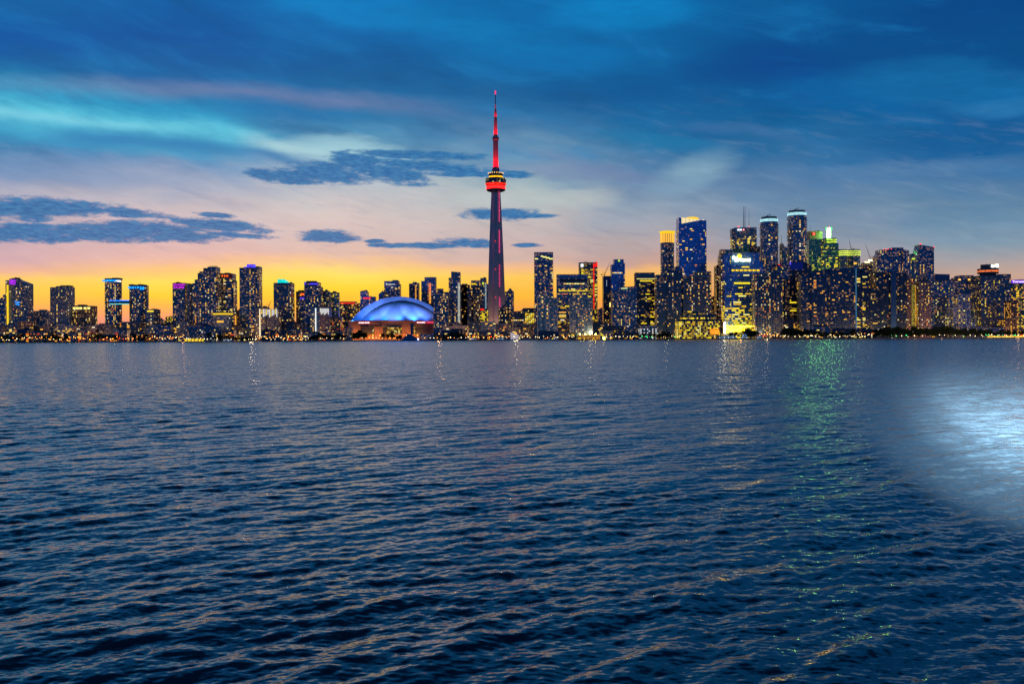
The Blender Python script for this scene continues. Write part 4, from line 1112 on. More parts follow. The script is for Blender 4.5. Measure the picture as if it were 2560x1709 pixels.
for (x0, x1) in ((2066, 2073), (2075, 2082), (2084, 2091)):
    for y in (598, 603.5): t.panel('crown_light', x0, x1, y, y + 2.6, E['lime'], -2.4)
t.boxpart('spire_light', 2074.4, 2082.6, 568, 595.4, E['spire'], 7, 'green white glowing spire', n=8)
t.boxpart('spire_cap', 2075.6, 2081.2, 564.5, 568, E['pink'], 5, n=8)
for (x0, x1) in ((2071, 2074), (2083.2, 2086)): t.boxpart('spire_wing', x0, x1, 566, 573, emat('green_wing_light', (20, 230, 90), 2.5) if 'green_wing_light' not in bpy.data.materials else bpy.data.materials['green_wing_light'], 3)
for (lab, sh, x0, x1) in (("left octagonal tower of the yellow green crowned pair, partly hidden by the stepped spire tower", "the left octagonal crowned tower", 2103, 2123), ("right octagonal tower of the yellow green crowned pair, with a wider glowing crown", "the right octagonal crowned tower", 2125.5, 2155.5)):
    t = Tower(lab, sh, x0, x1, 624, 2360, 'teal', 's_teal', round_=8, p=0.3, pal=GRE, run=2, out=.2, roofbox=False, depth=30, topfree=9)
    b = t.blocks[0]; R_ = (b[1] - b[0]) / 2
    for k in range(16):
        th = math.pi + math.pi * (k + .5) / 16
        for r_ in range(3):
            m_ = MB(); x_, y_ = R_ * 1.0 * math.cos(th), 15.4 * math.sin(th); z_ = b[4] - 3 - r_ * 4.6
            m_.box(x_ - .8, x_ + .8, y_ - .4, y_ + .4, z_ - 1.2, z_ + 1.2); m_.build('crown_light', E['lime'] if (k + r_) % 3 else YEL[3], t.root)
t = Tower("unfinished concrete tower lit by white work lights beneath a leaning crane", "the work lit unfinished tower", 2156, 2190, 0, 2120, 'mauve', 's_warm', blocks=[(2156, 2190, 664, 664, 2), (2163, 2184, 656, 652, -2)], p=0.25, pal=WARM[:3], run=2, out=.5, roofbox=False)
t.panel('work_light', 2170, 2180, 649, 653, emat('site_flood', (255, 240, 170), 3.0), 1); t.panel('work_light', 2160, 2172, 654, 657, bpy.data.materials['site_flood'], 2.6)
t.panel('work_light', 2189, 2192.5, 673, 679, bpy.data.materials['site_flood'], 3); t.panel('work_light', 2185.8, 2188, 676, 720, WARM[1], 3.2)
t = Tower("deep blue office with smooth plain top and bright yellow floor lines beneath", "the deep blue topped office", 1972, 2044, 0, 1960, 'dark', 's_dark', blocks=[(1974, 1992, 656, 651.5), (1991, 2008, 650, 651), (2007, 2028, 653, 662)], p=0.03, pal=YEL, run=6, rows=lambda z, R: .8 if R.random() < .16 else .04, out=.1, roofbox=False, topfree=8, fh=4)
t.panel('blue_top_panel', 1974.5, 2007, 655.5, 674, E['deep'], .6)  # plain top made to glow faintly blue by itself
t.panel('violet_sign', 1974, 1976.4, 654, 662, E['violet'], 1.4)
Tower("dark tower with amber windows and red roof lamps, left of the deep blue office", "the red lamped dark tower", 1944, 1976, 0, 1950, 'navy', 's_dark', blocks=[(1944, 1956, 664, 664), (1955, 1974, 657.5, 659, 1)], p=0.28, out=.4, pal=WARM + YEL).panel('warning_lamp', 1947, 1950, 661, 664, E['warn'], -2)
t = Tower("dark apartments ribbed with pale vertical lines, right of the sun logo building", "the pale ribbed apartment block", 1888, 1954, 0, 1850, 'dark', 's_grey', blocks=[(1888, 1924, 684, 684, 0), (1922, 1947, 677, 677, 2), (1945, 1957, 700, 700, -2)], p=0.3, out=.2, fins=5.0, finw=.6, roofbox=False)
t = Tower("very wide dark waterfront hotel of closely stacked balconies with orange lit rooms", "the wide dark hotel", 2004, 2138, 0, 1860, 'dark', 's_blue', blocks=[(2004, 2030, 685, 682, -3), (2029, 2075, 680, 674, 0), (2074, 2137.6, 672, 671.5, 2)], p=0.13, pal=[WARM[3], ORA[2], WARM[0], WARM[4], WARM[5], WARM[5]], run=2, out=1.0, sth=.4, roofbox=False, fh=3.3, maxwin=100)
t = Tower("dark tower with a pale blue vertical line on its left edge, beside the hotel", "the dark tower with the blue edge line", 2137.5, 2194, 0, 1860, 'dark', 's_dark', blocks=[(2137.5, 2172, 672, 672, 2), (2171, 2194, 721, 723, 1)], p=0.2, pal=YEL + WARM, run=3, out=.5, roofbox=False)
t.panel('edge_light', 2137, 2139.2, 672, 842, emat('pale_blue_line', (60, 120, 160), 0.6), 2.8)
t.mast(2137, 656, 672, .5); t.panel('lamp', 2133, 2140, 656, 661, WARM[0], 1)
t = Tower("dark cluster tower with red roof lamps and an uneven crown, right of the cranes", "the red lamped uneven tower", 2193, 2277, 0, 2050, 'navy', 's_blue', blocks=[(2193, 2202, 640, 632, 0), (2200, 2233, 624.5, 623, 1), (2233, 2260, 620, 619.5, -2), (2258, 2272, 624, 626, 2), (2270, 2278, 634, 645, -1)], p=0.17, out=.6, roofbox=False)
for x, y in ((2201.5, 630), (2208, 623), (2214, 622), (2220, 622), (2228, 621.5), (2231, 627)): t.panel('warning_lamp', x - 1, x + 1, y, y + 2, E['warn'], -1.5)
Tower("long dark apartment front split by a smooth blue vertical panel", "the split apartment front", 2191, 2268, 0, 1870, 'dark', 's_dark', blocks=[(2191, 2226, 680, 680), (2225, 2241, 680, 679, 2), (2239, 2268, 682, 681)], p=0.2, out=.5, roofbox=False, pal=WARM + YEL).panel('blue_panel', 2225, 2238, 682, 818, pmat('blue_panel', (.04, .12, .30, 1), .4), 3.0)
t = Tower("dark blue tower with a steeply slanted roof and red corner lamps", "the slant roofed tower", 2290, 2336, 0, 2100, 'navy', 's_blue', blocks=[(2292, 2300, 638, 612), (2299, 2335, 611.5, 617.5, 1)], p=0.2, out=.3, roofbox=False, topfree=8, cols=lambda f, z, i: 1 if z < .8 else .0)
for x, y in ((2301, 608.5), (2334, 616)): t.panel('warning_lamp', x - 1.5, x + 1.5, y, y + 2.6, E['warn'], -1)
Tower("short lit tower tucked left of the slant roofed tower", "the short tower left of the slant roof", 2276, 2294, 638, 2060, 'teal', 's_teal', p=0.35, out=.4, pal=YEL + WARM).panel('roof_light', 2279, 2287, 645.5, 648.5, E['lime'], .8)
t = Tower("slender tower with a golden floodlit vertical column, right of the split apartment front", "the golden column tower", 2268, 2300, 0, 1900, 'mauve', 's_warm', blocks=[(2268, 2279, 688, 688), (2278, 2301, 694, 694, 1)], p=0.25, out=.3, roofbox=False)
t.panel('lit_column', 2286.5, 2291.5, 722, 818, emat('golden_column', (214, 150, 40), 0.9, var=.4), 1.6); t.panel('lit_column', 2278, 2286, 712, 818, emat('speckled_column', (170, 150, 60), 0.45, var=.8), 1.6)
t.panel('top_window', 2290, 2299.5, 711, 718, E['amber'], 1.8)
t = Tower("broad dark blue apartment block with a smooth rounded top, right of the slant roofed tower", "the broad rounded top block", 2318, 2382, 0, 1920, 'navy', 's_blue', blocks=[(2318, 2335, 687, 685, 0), (2334, 2374, 684.5, 685.5, 1), (2373, 2382, 698, 700, 0)], p=0.22, out=.4, roofbox=False, topfree=5, pal=YEL + WARM)
t.panel('smooth_top', 2336, 2372, 686.5, 701, pmat('deep_blue_cladding', (.02, .08, .24, 1), .4), 1.6)
Tower("dark brown apartment block right of the golden column tower", "the dark brown apartment block", 2299, 2328, 703, 1880, 'mauve', 's_dark', p=0.24, out=.3, pal=WARM)
t = Tower("dark blue block with an arched roof, left of the revolving restaurant tower", "the arched blue block", 2378, 2452, 0, 1930, 'navy', 's_dark', blocks=[(2378, 2393, 703, 700, -2), (2392, 2402, 694, 691), (2401, 2434, 689.5, 689.5, 1), (2433, 2452, 691, 694)], p=0.2, out=.3, roofbox=False, topfree=3, pal=YEL + WARM)
for x in (2397, 2421, 2450): t.panel('lamp', x - 2.5, x + 2.5, 697, 701, E['amber'], 2)
t.panel('smooth_top', 2396, 2424, 727, 734, pmat('mid_blue_cladding', (.02, .12, .34, 1), .4), 2)
t = Tower("low apartment block wearing a pale square grid frame, in front of the arched blue block", "the pale grid framed block", 2384, 2424, 0, 1860, 'navy', 's_white', blocks=[(2384, 2396, 771, 771), (2395, 2424.5, 737, 737, 1)], p=0.25, out=.15, fins=8.2, finw=.45, pal=YEL + WARM, roofbox=False, bay=4.1)
t = Tower("hotel tower topped by a round revolving restaurant with glowing windows", "the revolving restaurant tower", 2452, 2527.5, 0, 1900, 'slate', 's_dark', blocks=[(2452, 2500, 689.5, 689.5, 1), (2498, 2527.5, 686.5, 686.5)], p=0.14, out=.2, roofbox=False, pal=YEL + WARM, depth=34, cols=lambda f, z, i: 2.2 if f > .9 else .9)
t.boxpart('restaurant_neck', 2460, 2499, 682.5, 690, M['roof'], 26, n=20)
t.boxpart('restaurant_disc', 2455, 2504.5, 670.5, 683, M['roof'], 38, 'round restaurant disc', n=28)
t.boxpart('restaurant_windows', 2454.6, 2505, 674.5, 679.5, emat('restaurant_glow', (225, 110, 50), 1.0, var=.7), 38.6, n=28)
t.boxpart('restaurant_cabin', 2462, 2499.5, 660, 670.6, M['roof'], 24, n=16)
t.panel('floodlight', 2480, 2487, 661, 668, emat('white_flood', (240, 255, 235), 3.5), -4); t.panel('floodlight', 2490, 2498, 660, 667.5, bpy.data.materials['white_flood'], -4)
for x in (2476, 2484, 2491): t.mast(x, 656, 660, .4)
t = Tower("building at the right edge with a violet lit sign band and blazing yellow rooms", "the violet signed building at the right edge", 2527.5, 2590, 0, 1900, 'gold', 's_dark', blocks=[(2527.5, 2590, 700, 696)], p=0.5, pal=[YEL[0], YEL[1], WARM[0], ORA[2]], run=2, out=.4, roofbox=False, topfree=4)
t.panel('sign_band', 2528, 2589, 700.5, 707.5, emat('violet_band', (110, 40, 225), 1.5), .7)
t.lettering('Toronto Star', 2530, 2586, 701, 706.5, emat('sign_letters_pale', (225, 205, 255), 1.8), 1.4, 'sign_lettering')
Tower("stepped dark block glowing orange at the right edge behind the quay", "the orange glowing block by the right edge", 2513, 2545, 0, 1850, 'brown', 's_dark', blocks=[(2513, 2530, 797, 797), (2528, 2546, 752, 752)], p=0.45, pal=[WARM[0], ORA[2], YEL[1]], out=.3, roofbox=False)
# ------------------------------------------------------------------ needle tower
ND = 2220.0
def needle():
    c = at(1240.5, 800, ND)
    cx = at(1241.5, 845, ND).x
    root = thing('observation_tower', (cx, ND, GZ), "very tall concrete needle tower with a round pod and a red lit mast", 'tower')
    z = lambda py: at(1240, py, ND).z - GZ
    px = ND / F            # metres per photo pixel
    m_ = MB()
    # hexagonal core
    zt = z(478)
    m_.lathe([(9.6, -2), (8.6, zt * .5), (7.2, zt)], 6, 0)
    # three tapering buttress legs: one towards the lake, two raked to the sides
    for a, k in ((-90, 0.62), (148, 1.0), (32, 1.0)):
        t = math.radians(a); dx, dy = math.cos(t), math.sin(t); qx, qy = -dy, dx
        levels = [(0, 25.5), (z(820), 23.0), (z(760), 20.6), (z(700), 18.4), (z(640), 16.6), (z(560), 13.4), (zt, 9.6)]
        s = len(m_.v)
        for zz, r in levels:
            r = 8 + (r - 8) * k
            hw = 3.4 + 0.10 * (r - 8)
            for (u, w) in ((0, -hw - 1.2), (r, -hw), (r, hw), (0, hw + 1.2)):
                m_.v.append((dx * u + qx * w, dy * u + qy * w, zz))
        for i in range(len(levels) - 1):
            for j in range(4):
                jj = (j + 1) % 4
                m_.f.append((s + i * 4 + j, s + i * 4 + jj, s + (i + 1) * 4 + jj, s + (i + 1) * 4 + j)); m_.mi.append(0)
    m_.build('shaft', M['concrete'], root)
    # lift shaft light strips, in broken runs
    le = emat('lift_strip_light', (235, 70, 130), 0.9, var=.5); le2 = emat('lift_strip_dim', (150, 60, 110), 0.6, var=.6)
    for (y0, y1) in ((480, 556), (575, 634), (662, 719), (742, 772)):
        n = int((y1 - y0) / 2.0)
        b = MB()
        for k in range(n):
            ya, yb = y0 + 2.0 * k, y0 + 2.0 * k + 1.5
            x0 = 6.6
            b.box(x0 - .2, x0 + 2.0, -7.6, -6.6, z(yb), z(ya))
        b.build('light_strip', le, root)
    for (y0, y1) in ((480, 560), (580, 648), (673, 728), (743, 820)):
        b = MB(); n = int((y1 - y0) / 2.4)
        for k in range(n): b.box(-7.2, -6.2, -7.6, -6.8, z(y0 + 2.4 * k + 1.4), z(y0 + 2.4 * k))
        b.build('light_strip', le2, root)
    for y in (604.5, 674, 744):
        b = MB(); b.lathe([(.2, -.9), (.9, 0), (.2, .9)], 8); o = b.build('warning_lamp', E['warn'], root); o.location = (-1.5, -17.5 if y < 650 else -18.5, z(y))
    # pod, from the ring of lamps on top to the bulging radome below
    def ring(name, prof, mt, n=36, smooth=True, label=None):
        b = MB(); b.lathe([(r * px, z(y)) for r, y in prof], n); o = b.build(name, mt, root, smooth)
        if label: o['label'] = label
        made[name] = o
        return o
    made = {}
    pod = pmat('pod_dark_shell', (.05, .07, .10, 1), .4, .2)
    ring('pod_neck', [(15, 480), (20, 478.5), (22.5, 477.5)], pod)
    ring('radome', [(18, 478.5), (22.5, 477.5), (24, 474), (23.4, 469), (21, 466)], pod)
    ring('radome_light', [(23.0, 475.5), (24.4, 472.5), (24.0, 467.5), (21.5, 465.5)], E['radome'], label='red glowing band of the radome')
    ring('lower_deck', [(20, 466), (24.5, 464), (26, 458), (26.2, 450), (25, 447), (19, 445.5)], pod)
    ring('deck_light', [(25.2, 463.6), (26.0, 460.6), (25.9, 459.8)], emat('deck_red_light', (255, 40, 20), 1.5, var=.8))
    ring('upper_deck', [(17, 446.5), (17.6, 443), (17.2, 438), (16, 437)], pod)
    ring('yellow_band', [(17.4, 445.6), (17.9, 443.4), (17.5, 441.5)], emat('yellow_band_light', (255, 190, 10), 1.5, var=.35), label='yellow lit deck band')
    ring('lamp_deck', [(16, 438.5), (18.5, 437.5), (18.5, 434), (12, 433)], pmat('deck_brown', (.16, .10, .08, 1), .7))
    for k in range(20):
        t = 2 * math.pi * (k + .5) / 20
        b = MB(); b.lathe([(.2, -1.3), (1.1, -.6), (1.2, .4), (.3, 1.3)], 8); o = b.build('deck_lamp', E['amber'] if k % 2 else WARM[2], made['lamp_deck']); o.location = (18.6 * px * math.cos(t), 18.6 * px * math.sin(t), z(434))
    rr = random.Random(3)
    for k in range(26):
        t = math.pi + math.pi * rr.random(); y = rr.choice((449, 452, 455, 457.5))
        b = MB(); b.box(-.8, .8, -.3, .3, -.6, .6); o = b.build('deck_window', rr.choice((COOL[0], WARM[5], WARM[1], WARM[5])), made['lower_deck']); o.location = (26.0 * px * math.cos(t), 26.0 * px * math.sin(t), z(y)); o.rotation_euler = (0, 0, t + math.pi / 2)
    # mast sections
    steel = pmat('mast_white_steel', (.34, .22, .22, 1), .6)
    ring('mast_collar', [(9.6, 434), (9.6, 424), (8.2, 422), (8.2, 418)], pmat('collar_steel', (.25, .14, .24, 1), .6), 12, False)
    ring('mast', [(6.7, 420), (6.5, 352)], steel, 8, False, 'lower mast section')
    ring('mast_ring', [(6, 352), (8.3, 350), (8.3, 344), (6, 342)], steel, 20)
    ring('mast', [(5.0, 342), (4.0, 300), (3.9, 297)], steel, 8, False, 'middle mast section')
    ring('mast', [(3.6, 298), (3.2, 280), (3.0, 277)], steel, 8, False, 'upper mast section')
    ring('mast', [(1.9, 277), (1.3, 262)], steel, 8, False, 'slender mast section')
    ring('mast', [(1.2, 262), (1.0, 237)], M['steel'], 8, False, 'dark top mast section')
    ring('mast_tip', [(1.6, 237), (1.6, 227.5)], emat('mast_tip_light', (235, 50, 110), 1.4), 8, False)
    # red floodlights shining up each section
    for (y, rad, pw, lit) in ((426, 13, 130000, 1), (345, 9.5, 65000, 1), (299.5, 6, 16000, 1), (279, 4.5, 8000, 1)):
        for k in range(4):
            t = math.radians(-90 + (k - 1.5) * 62)
            ld = bpy.data.lights.new('mast_floodlight', 'SPOT')
            ld.energy = pw; ld.color = (1, 0, 0); ld.spot_size = math.radians(62); ld.spot_blend = .8; ld.shadow_soft_size = .4
            lo = bpy.data.objects.new('mast_floodlight', ld); col.objects.link(lo); lo.parent = root
            p = Vector((rad * px * math.cos(t) * 1.5, rad * px * math.sin(t) * 1.5, z(y)))
            lo.location = p
            d = Vector((0, 0, z(y) + 26)) - p
            lo.rotation_euler = (-d).to_track_quat('Z', 'Y').to_euler()
    # warm lamps at the foot of the shaft
    for (x_, y_, pw) in ((-38, -30, 45000), (34, -34, 45000), (0, -48, 26000), (-20, -44, 18000)):
        ld = bpy.data.lights.new('plaza_lamp', 'POINT'); ld.energy = pw; ld.color = (1, .50, .30); ld.shadow_soft_size = 1
        lo = bpy.data.objects.new('plaza_lamp', ld); col.objects.link(lo); lo.parent = root; lo.location = (x_, y_, 12)
    return root
needle()

# ------------------------------------------------------------------ domed stadium
SD = 2150.0
def stadium():
    cx = at(990, 845, SD + 60).x
    root = thing('domed_stadium', (cx, SD + 100, GZ), "huge domed stadium glowing blue under a white arched roof with red signs along its rim", 'stadium')
    z = lambda py: at(990, py, SD + 60).z - GZ
    X = lambda px_: at(px_, 800, SD + 60).x - cx
    zb = z(802)
    drum = MB()
    Rw = X(1112)
    n = 48
    drum.prism(oval(X(990), 0, Rw + 3, Rw * .9, n), -1, zb - 1.0)
    drum.build('drum_wall', M['terra'], root)
    lip = MB(); lip.prism(oval(X(990), 0, Rw + 5.0, Rw * .9 + 2.0, n), zb - 2.0, zb + 0.6); lip.build('roof_rim', pmat('rim_concrete', (.50, .30, .27, 1), .7), root)
    # rear barrel shell (arch seen end on) and the quarter dome bulging towards the lake
    white = pmat('roof_membrane', (.72, .76, .86, 1), .45, 0, .4, .05, .05)
    seam = M['s_dark']
    def arch(t, cx_, hw, hgt):
        x = hw * (1 - 2 * t / math.pi)
        hg = max(hgt, .5)
        Rr = (hw * hw + hg * hg) / (2 * hg)
        return cx_ + x, zb + max(0.0, math.sqrt(max(0, Rr * Rr - x * x)) - (Rr - hg))
    sh = MB()
    nt = 48
    hgt = z(740) - zb
    ys = [-10, 14, 50, 80, 100]
    ks = [1, 1, .985, .9, .72]
    for yy, kk in zip(ys, ks):
        for i in range(nt + 1):
            x_, z_ = arch(math.pi * i / nt, X(993), Rw * kk, hgt * kk)
            sh.v.append((x_, yy, z_))
    for j in range(len(ys) - 1):
        for i in range(nt):
            a = j * (nt + 1) + i
            sh.f.append((a, a + 1, a + nt + 2, a + nt + 1)); sh.mi.append(0)
    # end face between the two arches
    h2 = z(751.5) - zb; hw2 = X(1102) - X(1001)
    s = len(sh.v)
    for i in range(nt + 1):
        x_, z_ = arch(math.pi * i / nt, X(993), Rw, hgt); sh.v.append((x_, -10, z_))
    for i in range(nt + 1):
        x_, z_ = arch(math.pi * i / nt, X(1001), hw2, h2); sh.v.append((x_, -26, z_))
    for i in range(nt): sh.f.append((s + i, s + i + 1, s + nt + 2 + i, s + nt + 1 + i)); sh.mi.append(0)
    sh.build('rear_roof_shell', white, root, True)
    fr = MB()
    h3 = z(754.5) - zb; hw3 = X(1100) - X(1001)
    nv = 16
    for j in range(nv + 1):
        ph = math.pi / 2 * j / nv
        for i in range(nt + 1):
            th = math.pi * i / nt
            x_, z_ = arch(th, X(1001), hw3, h3)
            k = math.cos(ph)
            fr.v.append((X(1001) + (x_ - X(1001)) * (1 - (1 - k) * .85), -27 - 62 * math.sin(ph), zb + (z_ - zb) * k))
    for j in range(nv):
        for i in range(nt):
            a = j * (nt + 1) + i
            fr.f.append((a, a + nt + 1, a + nt + 2, a + 1)); fr.mi.append(0)
    fr.build('front_roof_panel', white, root, True)
    sm = MB()
    for i in range(nt):
        x0, z0 = arch(math.pi * i / nt, X(1001), hw3 + .6, h3 + .5); x1, z1 = arch(math.pi * (i + 1) / nt, X(1001), hw3 + .6, h3 + .5)
        sm.bar((x0, -27.2, z0), (x1, -27.2, z1), .7)
    sm.build('roof_seam', seam, root)
    yf = lambda px_: -Rw * .9 * math.sqrt(max(0, 1 - ((X(px_) - X(990)) / (Rw + 5)) ** 2)) - 3.2
    # front plane pieces follow the drum
    def plate(name, x0, x1, y0, y1, mt, off=0.0, label=None):
        a, b = X(x0), X(x1)
        k = (SD + 100 - Rw * .9) / (SD + 60)
        y_ = min(yf(x0), yf(x1)) - off
        kk = (SD + 100 + y_) / (SD + 60)
        zz = lambda py: (at(990, py, SD + 100 + y_).z - GZ)
        aa, bb = at(x0, 800, SD + 100 + y_).x - cx, at(x1, 800, SD + 100 + y_).x - cx
        m_ = MB(); m_.box(aa, bb, y_ - .5, y_ + .5, zz(y1), zz(y0)); o = m_.build(name, mt, root)
        if label: o['label'] = label
        return aa, bb, y_, zz(y1), zz(y0), o
    for (x0, x1, xm, xt) in ((896, 925.5, None, 'ROGERS CENTRE'), (1041.5, 1064, None, 'ROGERS'), (1066, 1088, None, 'CENTRE')):
        aa, bb, y_, z0, z1, o = plate('sign_board', x0, x1, 803.5, 808.6, emat('sign_red_board', (205, 24, 12), 1.1) if 'sign_red_board' not in bpy.data.materials else bpy.data.materials['sign_red_board'], 0.5, 'red lit stadium sign')
        tt = text_part(xt, (bb - aa) * .9, (z1 - z0) * .62, E['white'] if x0 < 1060 else E['pink'], 'sign_lettering')
        tt.location = ((aa + bb) / 2, y_ - .9, (z0 + z1) / 2); tt.parent = o
    for (x0, x1) in ((899, 920), (927, 954), (1027, 1037)):
        plate('recess_shade_plate', x0, x1, 811, 815.5, M['s_dark'], .2)  # dark plates on the wall paint the shade of recesses
    r = random.Random(8)
    for (x0, x1) in ((902, 935), (957, 1005), (1034, 1056)):
        plate('window_bay', x0, x1, 817.5, 836, M['roof'], .3)
        for row in range(5):
            xx = x0 + .8
            while xx < x1 - 2:
                w_ = r.uniform(1.2, 3.6)
                if r.random() < .62: plate('bay_window', xx, min(xx + w_, x1 - .4), 818.6 + row * 3.5, 820.6 + row * 3.5, r.choice(YEL + WARM[:3]), .9)
                xx += w_ + .8
    # blue floodlights washing the roof, orange lamps washing the wall
    def lamp(px_, py, off, color, pw, size, aim, kind='blue_floodlight', blend=.9):
        ld = bpy.data.lights.new(kind, 'SPOT'); ld.energy = pw; ld.color = color; ld.spot_size = math.radians(size); ld.spot_blend = blend; ld.shadow_soft_size = 1.0
        lo = bpy.data.objects.new(kind, ld); col.objects.link(lo); lo.parent = root
        p = Vector((X(px_), off, zb + py)); lo.location = p
        d = Vector((X(aim[0]), aim[1], zb + aim[2])) - p
        lo.rotation_euler = (-d).to_track_quat('Z', 'Y').to_euler()
    BL, VI = (.01, .17, 1.0), (.13, .27, 1.0)
    for (px_, off, pw) in ((903, -72, 2.2e4), (926, -84, 3e4), (965, -98, 2.4e4), (1005, -100, 2.2e4), (1043, -96, 3.6e4), (1075, -90, 1.8e4)):
        lamp(px_, 1.5, off, BL, pw, 120, (px_ * .6 + 1000 * .4, -40, 34))
    for (px_, off, pw) in ((890, -150, 8e5), (940, -175, 9e5), (990, -190, 9.5e5), (1045, -175, 9.5e5), (1080, -160, 8e5)):
        lamp(px_, 3, off, VI, pw, 36, (px_ * .8 + 990 * .2, -20, 44), 'violet_floodlight', .6)
    lamp(884, 1, -58, BL, 6e4, 120, (905, 0, 20))
    for px_ in (868, 878, 888, 902, 925, 942, 960, 985, 1012, 1024, 1050):
        y_ = yf(px_) - 13
        ld = bpy.data.lights.new('orange_wall_lamp', 'POINT'); ld.energy = 10000; ld.color = (1, .30, .05); ld.shadow_soft_size = .6
        lo = bpy.data.objects.new('orange_wall_lamp', ld); col.objects.link(lo); lo.parent = root
        lo.location = (X(px_), y_, 9)
        b = MB(); b.lathe([(.2, -.8), (.8, 0), (.2, .8)], 8); o = b.build('wall_lamp', E['street'], root); o.location = (X(px_), y_ + 4.0, 10)
    return root
stadium()
# ------------------------------------------------------------------ cranes
def crane(label, base, top, tip, D, zfoot):
    """luffing crane: mast from base to top, jib to tip (photo pixels)"""
    b = at(*base, D); t_ = at(*top, D); j = at(*tip, D)
    root = thing('tower_crane', (b.x, D + 8, zfoot if zfoot else b.z), label, 'crane')
    o = root.location
    m_ = MB(); m_.bar((0, 0, 0), (t_.x - b.x, 0, t_.z - o.z), .7); m_.build('mast', M['steel'], root)
    m_ = MB()
    a = Vector((t_.x - b.x, 0, t_.z - o.z)); e = Vector((j.x - b.x, 0, j.z - o.z))
    m_.bar(a + Vector((0, -.6, 0)), e, .38, 0, 4, .25); m_.bar(a + Vector((0, .6, 0)), e, .38, 0, 4, .25); m_.bar(a + Vector((0, 0, 1.4)), e, .3, 0, 4, .2)
    n = 9
    for k in range(n):
        p, q = a.lerp(e, k / n), a.lerp(e, (k + .5) / n)
        m_.bar(p + Vector((0, -.6 * (1 - k / n), 0)), q + Vector((0, 0, 1.4 * (1 - k / n))), .12)
    m_.build('jib', pmat('crane_red', (.35, .07, .08, 1), .5) if 'crane_red' not in bpy.data.materials else bpy.data.materials['crane_red'], root)
    dx = -1 if e.x > a.x else 1
    m_ = MB(); m_.bar(a, a + Vector((dx * 7, 0, .6)), .5); m_.box(a.x + dx * 7 - 1.2, a.x + dx * 7 + 1.2, -1, 1, a.z - 1.2, a.z + 1.2); m_.build('counterweight', M['steel'], root)
    m_ = MB(); m_.bar(a, a + Vector((dx * 1.5, 0, 7)), .3); m_.bar(a + Vector((dx * 1.5, 0, 7)), a.lerp(e, .7), .1); m_.bar(a + Vector((dx * 1.5, 0, 7)), a + Vector((dx * 7, 0, .6)), .1); m_.build('tie_rope', M['steel'], root)
crane("small orange lit crane leaning right above the lilac condos on the left", (668, 845), (669, 768), (676, 749), 1905, GZ)
crane("slim crane leaning right over the blue sheeted unfinished tower", (1512.5, 845), (1512.5, 686), (1526, 655), 2165, GZ)
crane("crane with a near upright jib behind the octagonal crowned towers", (2130, 845), (2130, 622), (2124.5, 594), 2420, GZ)
crane("crane with a long jib leaning left over the work lit unfinished tower", (2180, 845), (2179.5, 648), (2166.5, 609), 2135, GZ)

# ------------------------------------------------------------------ low blocks between the towers and the water
rl = random.Random(21)
used_front, used_mid = set(), set()
def near(px_, used):
    c = sorted(REG0, key=lambda t_: abs(t_.xc - px_))
    for t_ in c:
        if t_.short not in used:
            used.add(t_.short); return t_.short
REG0 = list(REG)
walls = [('brown', 'brown brick', 's_warm'), ('mauve', 'dusky', 's_warm'), ('slate', 'grey blue', 's_grey'), ('dark', 'dark', 's_dark'), ('grey', 'pale grey', 's_grey'), ('navy', 'navy glass', 's_dark')]
def low(x0, x1, top, D, wk=None, p=.3, pal=None, run=2, adj=None, used=used_front, where='low {a} quayside block in front of {s}'):
    wk = wk or rl.choice(walls)[0]
    w = next(q for q in walls if q[0] == wk)
    s = near((x0 + x1) / 2, used)
    return Tower(where.format(a=adj or w[1], s=s), s + '#', x0, x1, top, D, w[0], w[2], p=p, pal=pal, run=run, name='waterfront_block', depth=16, out=.25, maxwin=40, seed=int(x0 * 3))
# middle distance row
x = -25
while x < 1340:
    w_ = rl.uniform(26, 44)
    if not (850 < x < 1100):
        low(x, x + w_, rl.uniform(804, 822), rl.uniform(1900, 1945), None, rl.uniform(.15, .4), None, 2, None, used_mid, 'low {a} block behind the quay row, below {s}')
    x += w_ * .95
for x0, x1, top in ((1395, 1430, 812), (1482, 1520, 808), (1518, 1560, 818), (1950, 2000, 800), (2180, 2210, 815), (2300, 2345, 816), (2440, 2470, 818)):
    low(x0, x1, top, 1885, 'dark', .4, WARM, 2, None, used_mid, 'low {a} block behind the quay row, below {s}')
# quay row
x = -20
while x < 860:
    w_ = rl.uniform(18, 40)
    if not (458 < x + w_ / 2 < 560) and not (592 < x + w_ / 2 < 640):
        low(x, x + w_, rl.uniform(823, 838), rl.uniform(1785, 1835), rl.choice(['brown', 'mauve', 'dark', 'brown', 'slate']), rl.uniform(.25, .5), ORA + WARM)
    x += w_ * rl.uniform(1.0, 1.25)
for x0, x1, top, wk, p in ((386, 427, 814, 'navy', .05), (1106, 1168, 826, 'dark', .3), (1172, 1206, 828, 'brown', .5), (1206, 1248, 829, 'mauve', .6), (1250, 1276, 830, 'brown', .4),
                           (1345, 1396, 829, 'dark', .3), (1398, 1440, 832, 'brown', .45), (1500, 1532, 828, 'slate', .4), (1535, 1556, 822, 'dark', .2), (1560, 1600, 832, 'dark', .4),
                           (1960, 2000, 833, 'dark', .4), (2010, 2075, 818, 'slate', .18), (2080, 2140, 822, 'dark', .5), (2142, 2190, 824, 'dark', .6), (2400, 2460, 818, 'slate', .1), (2462, 2512, 820, 'slate', .1)):
    low(x0, x1, top, rl.uniform(1800, 1840), wk, p, WARM + YEL)
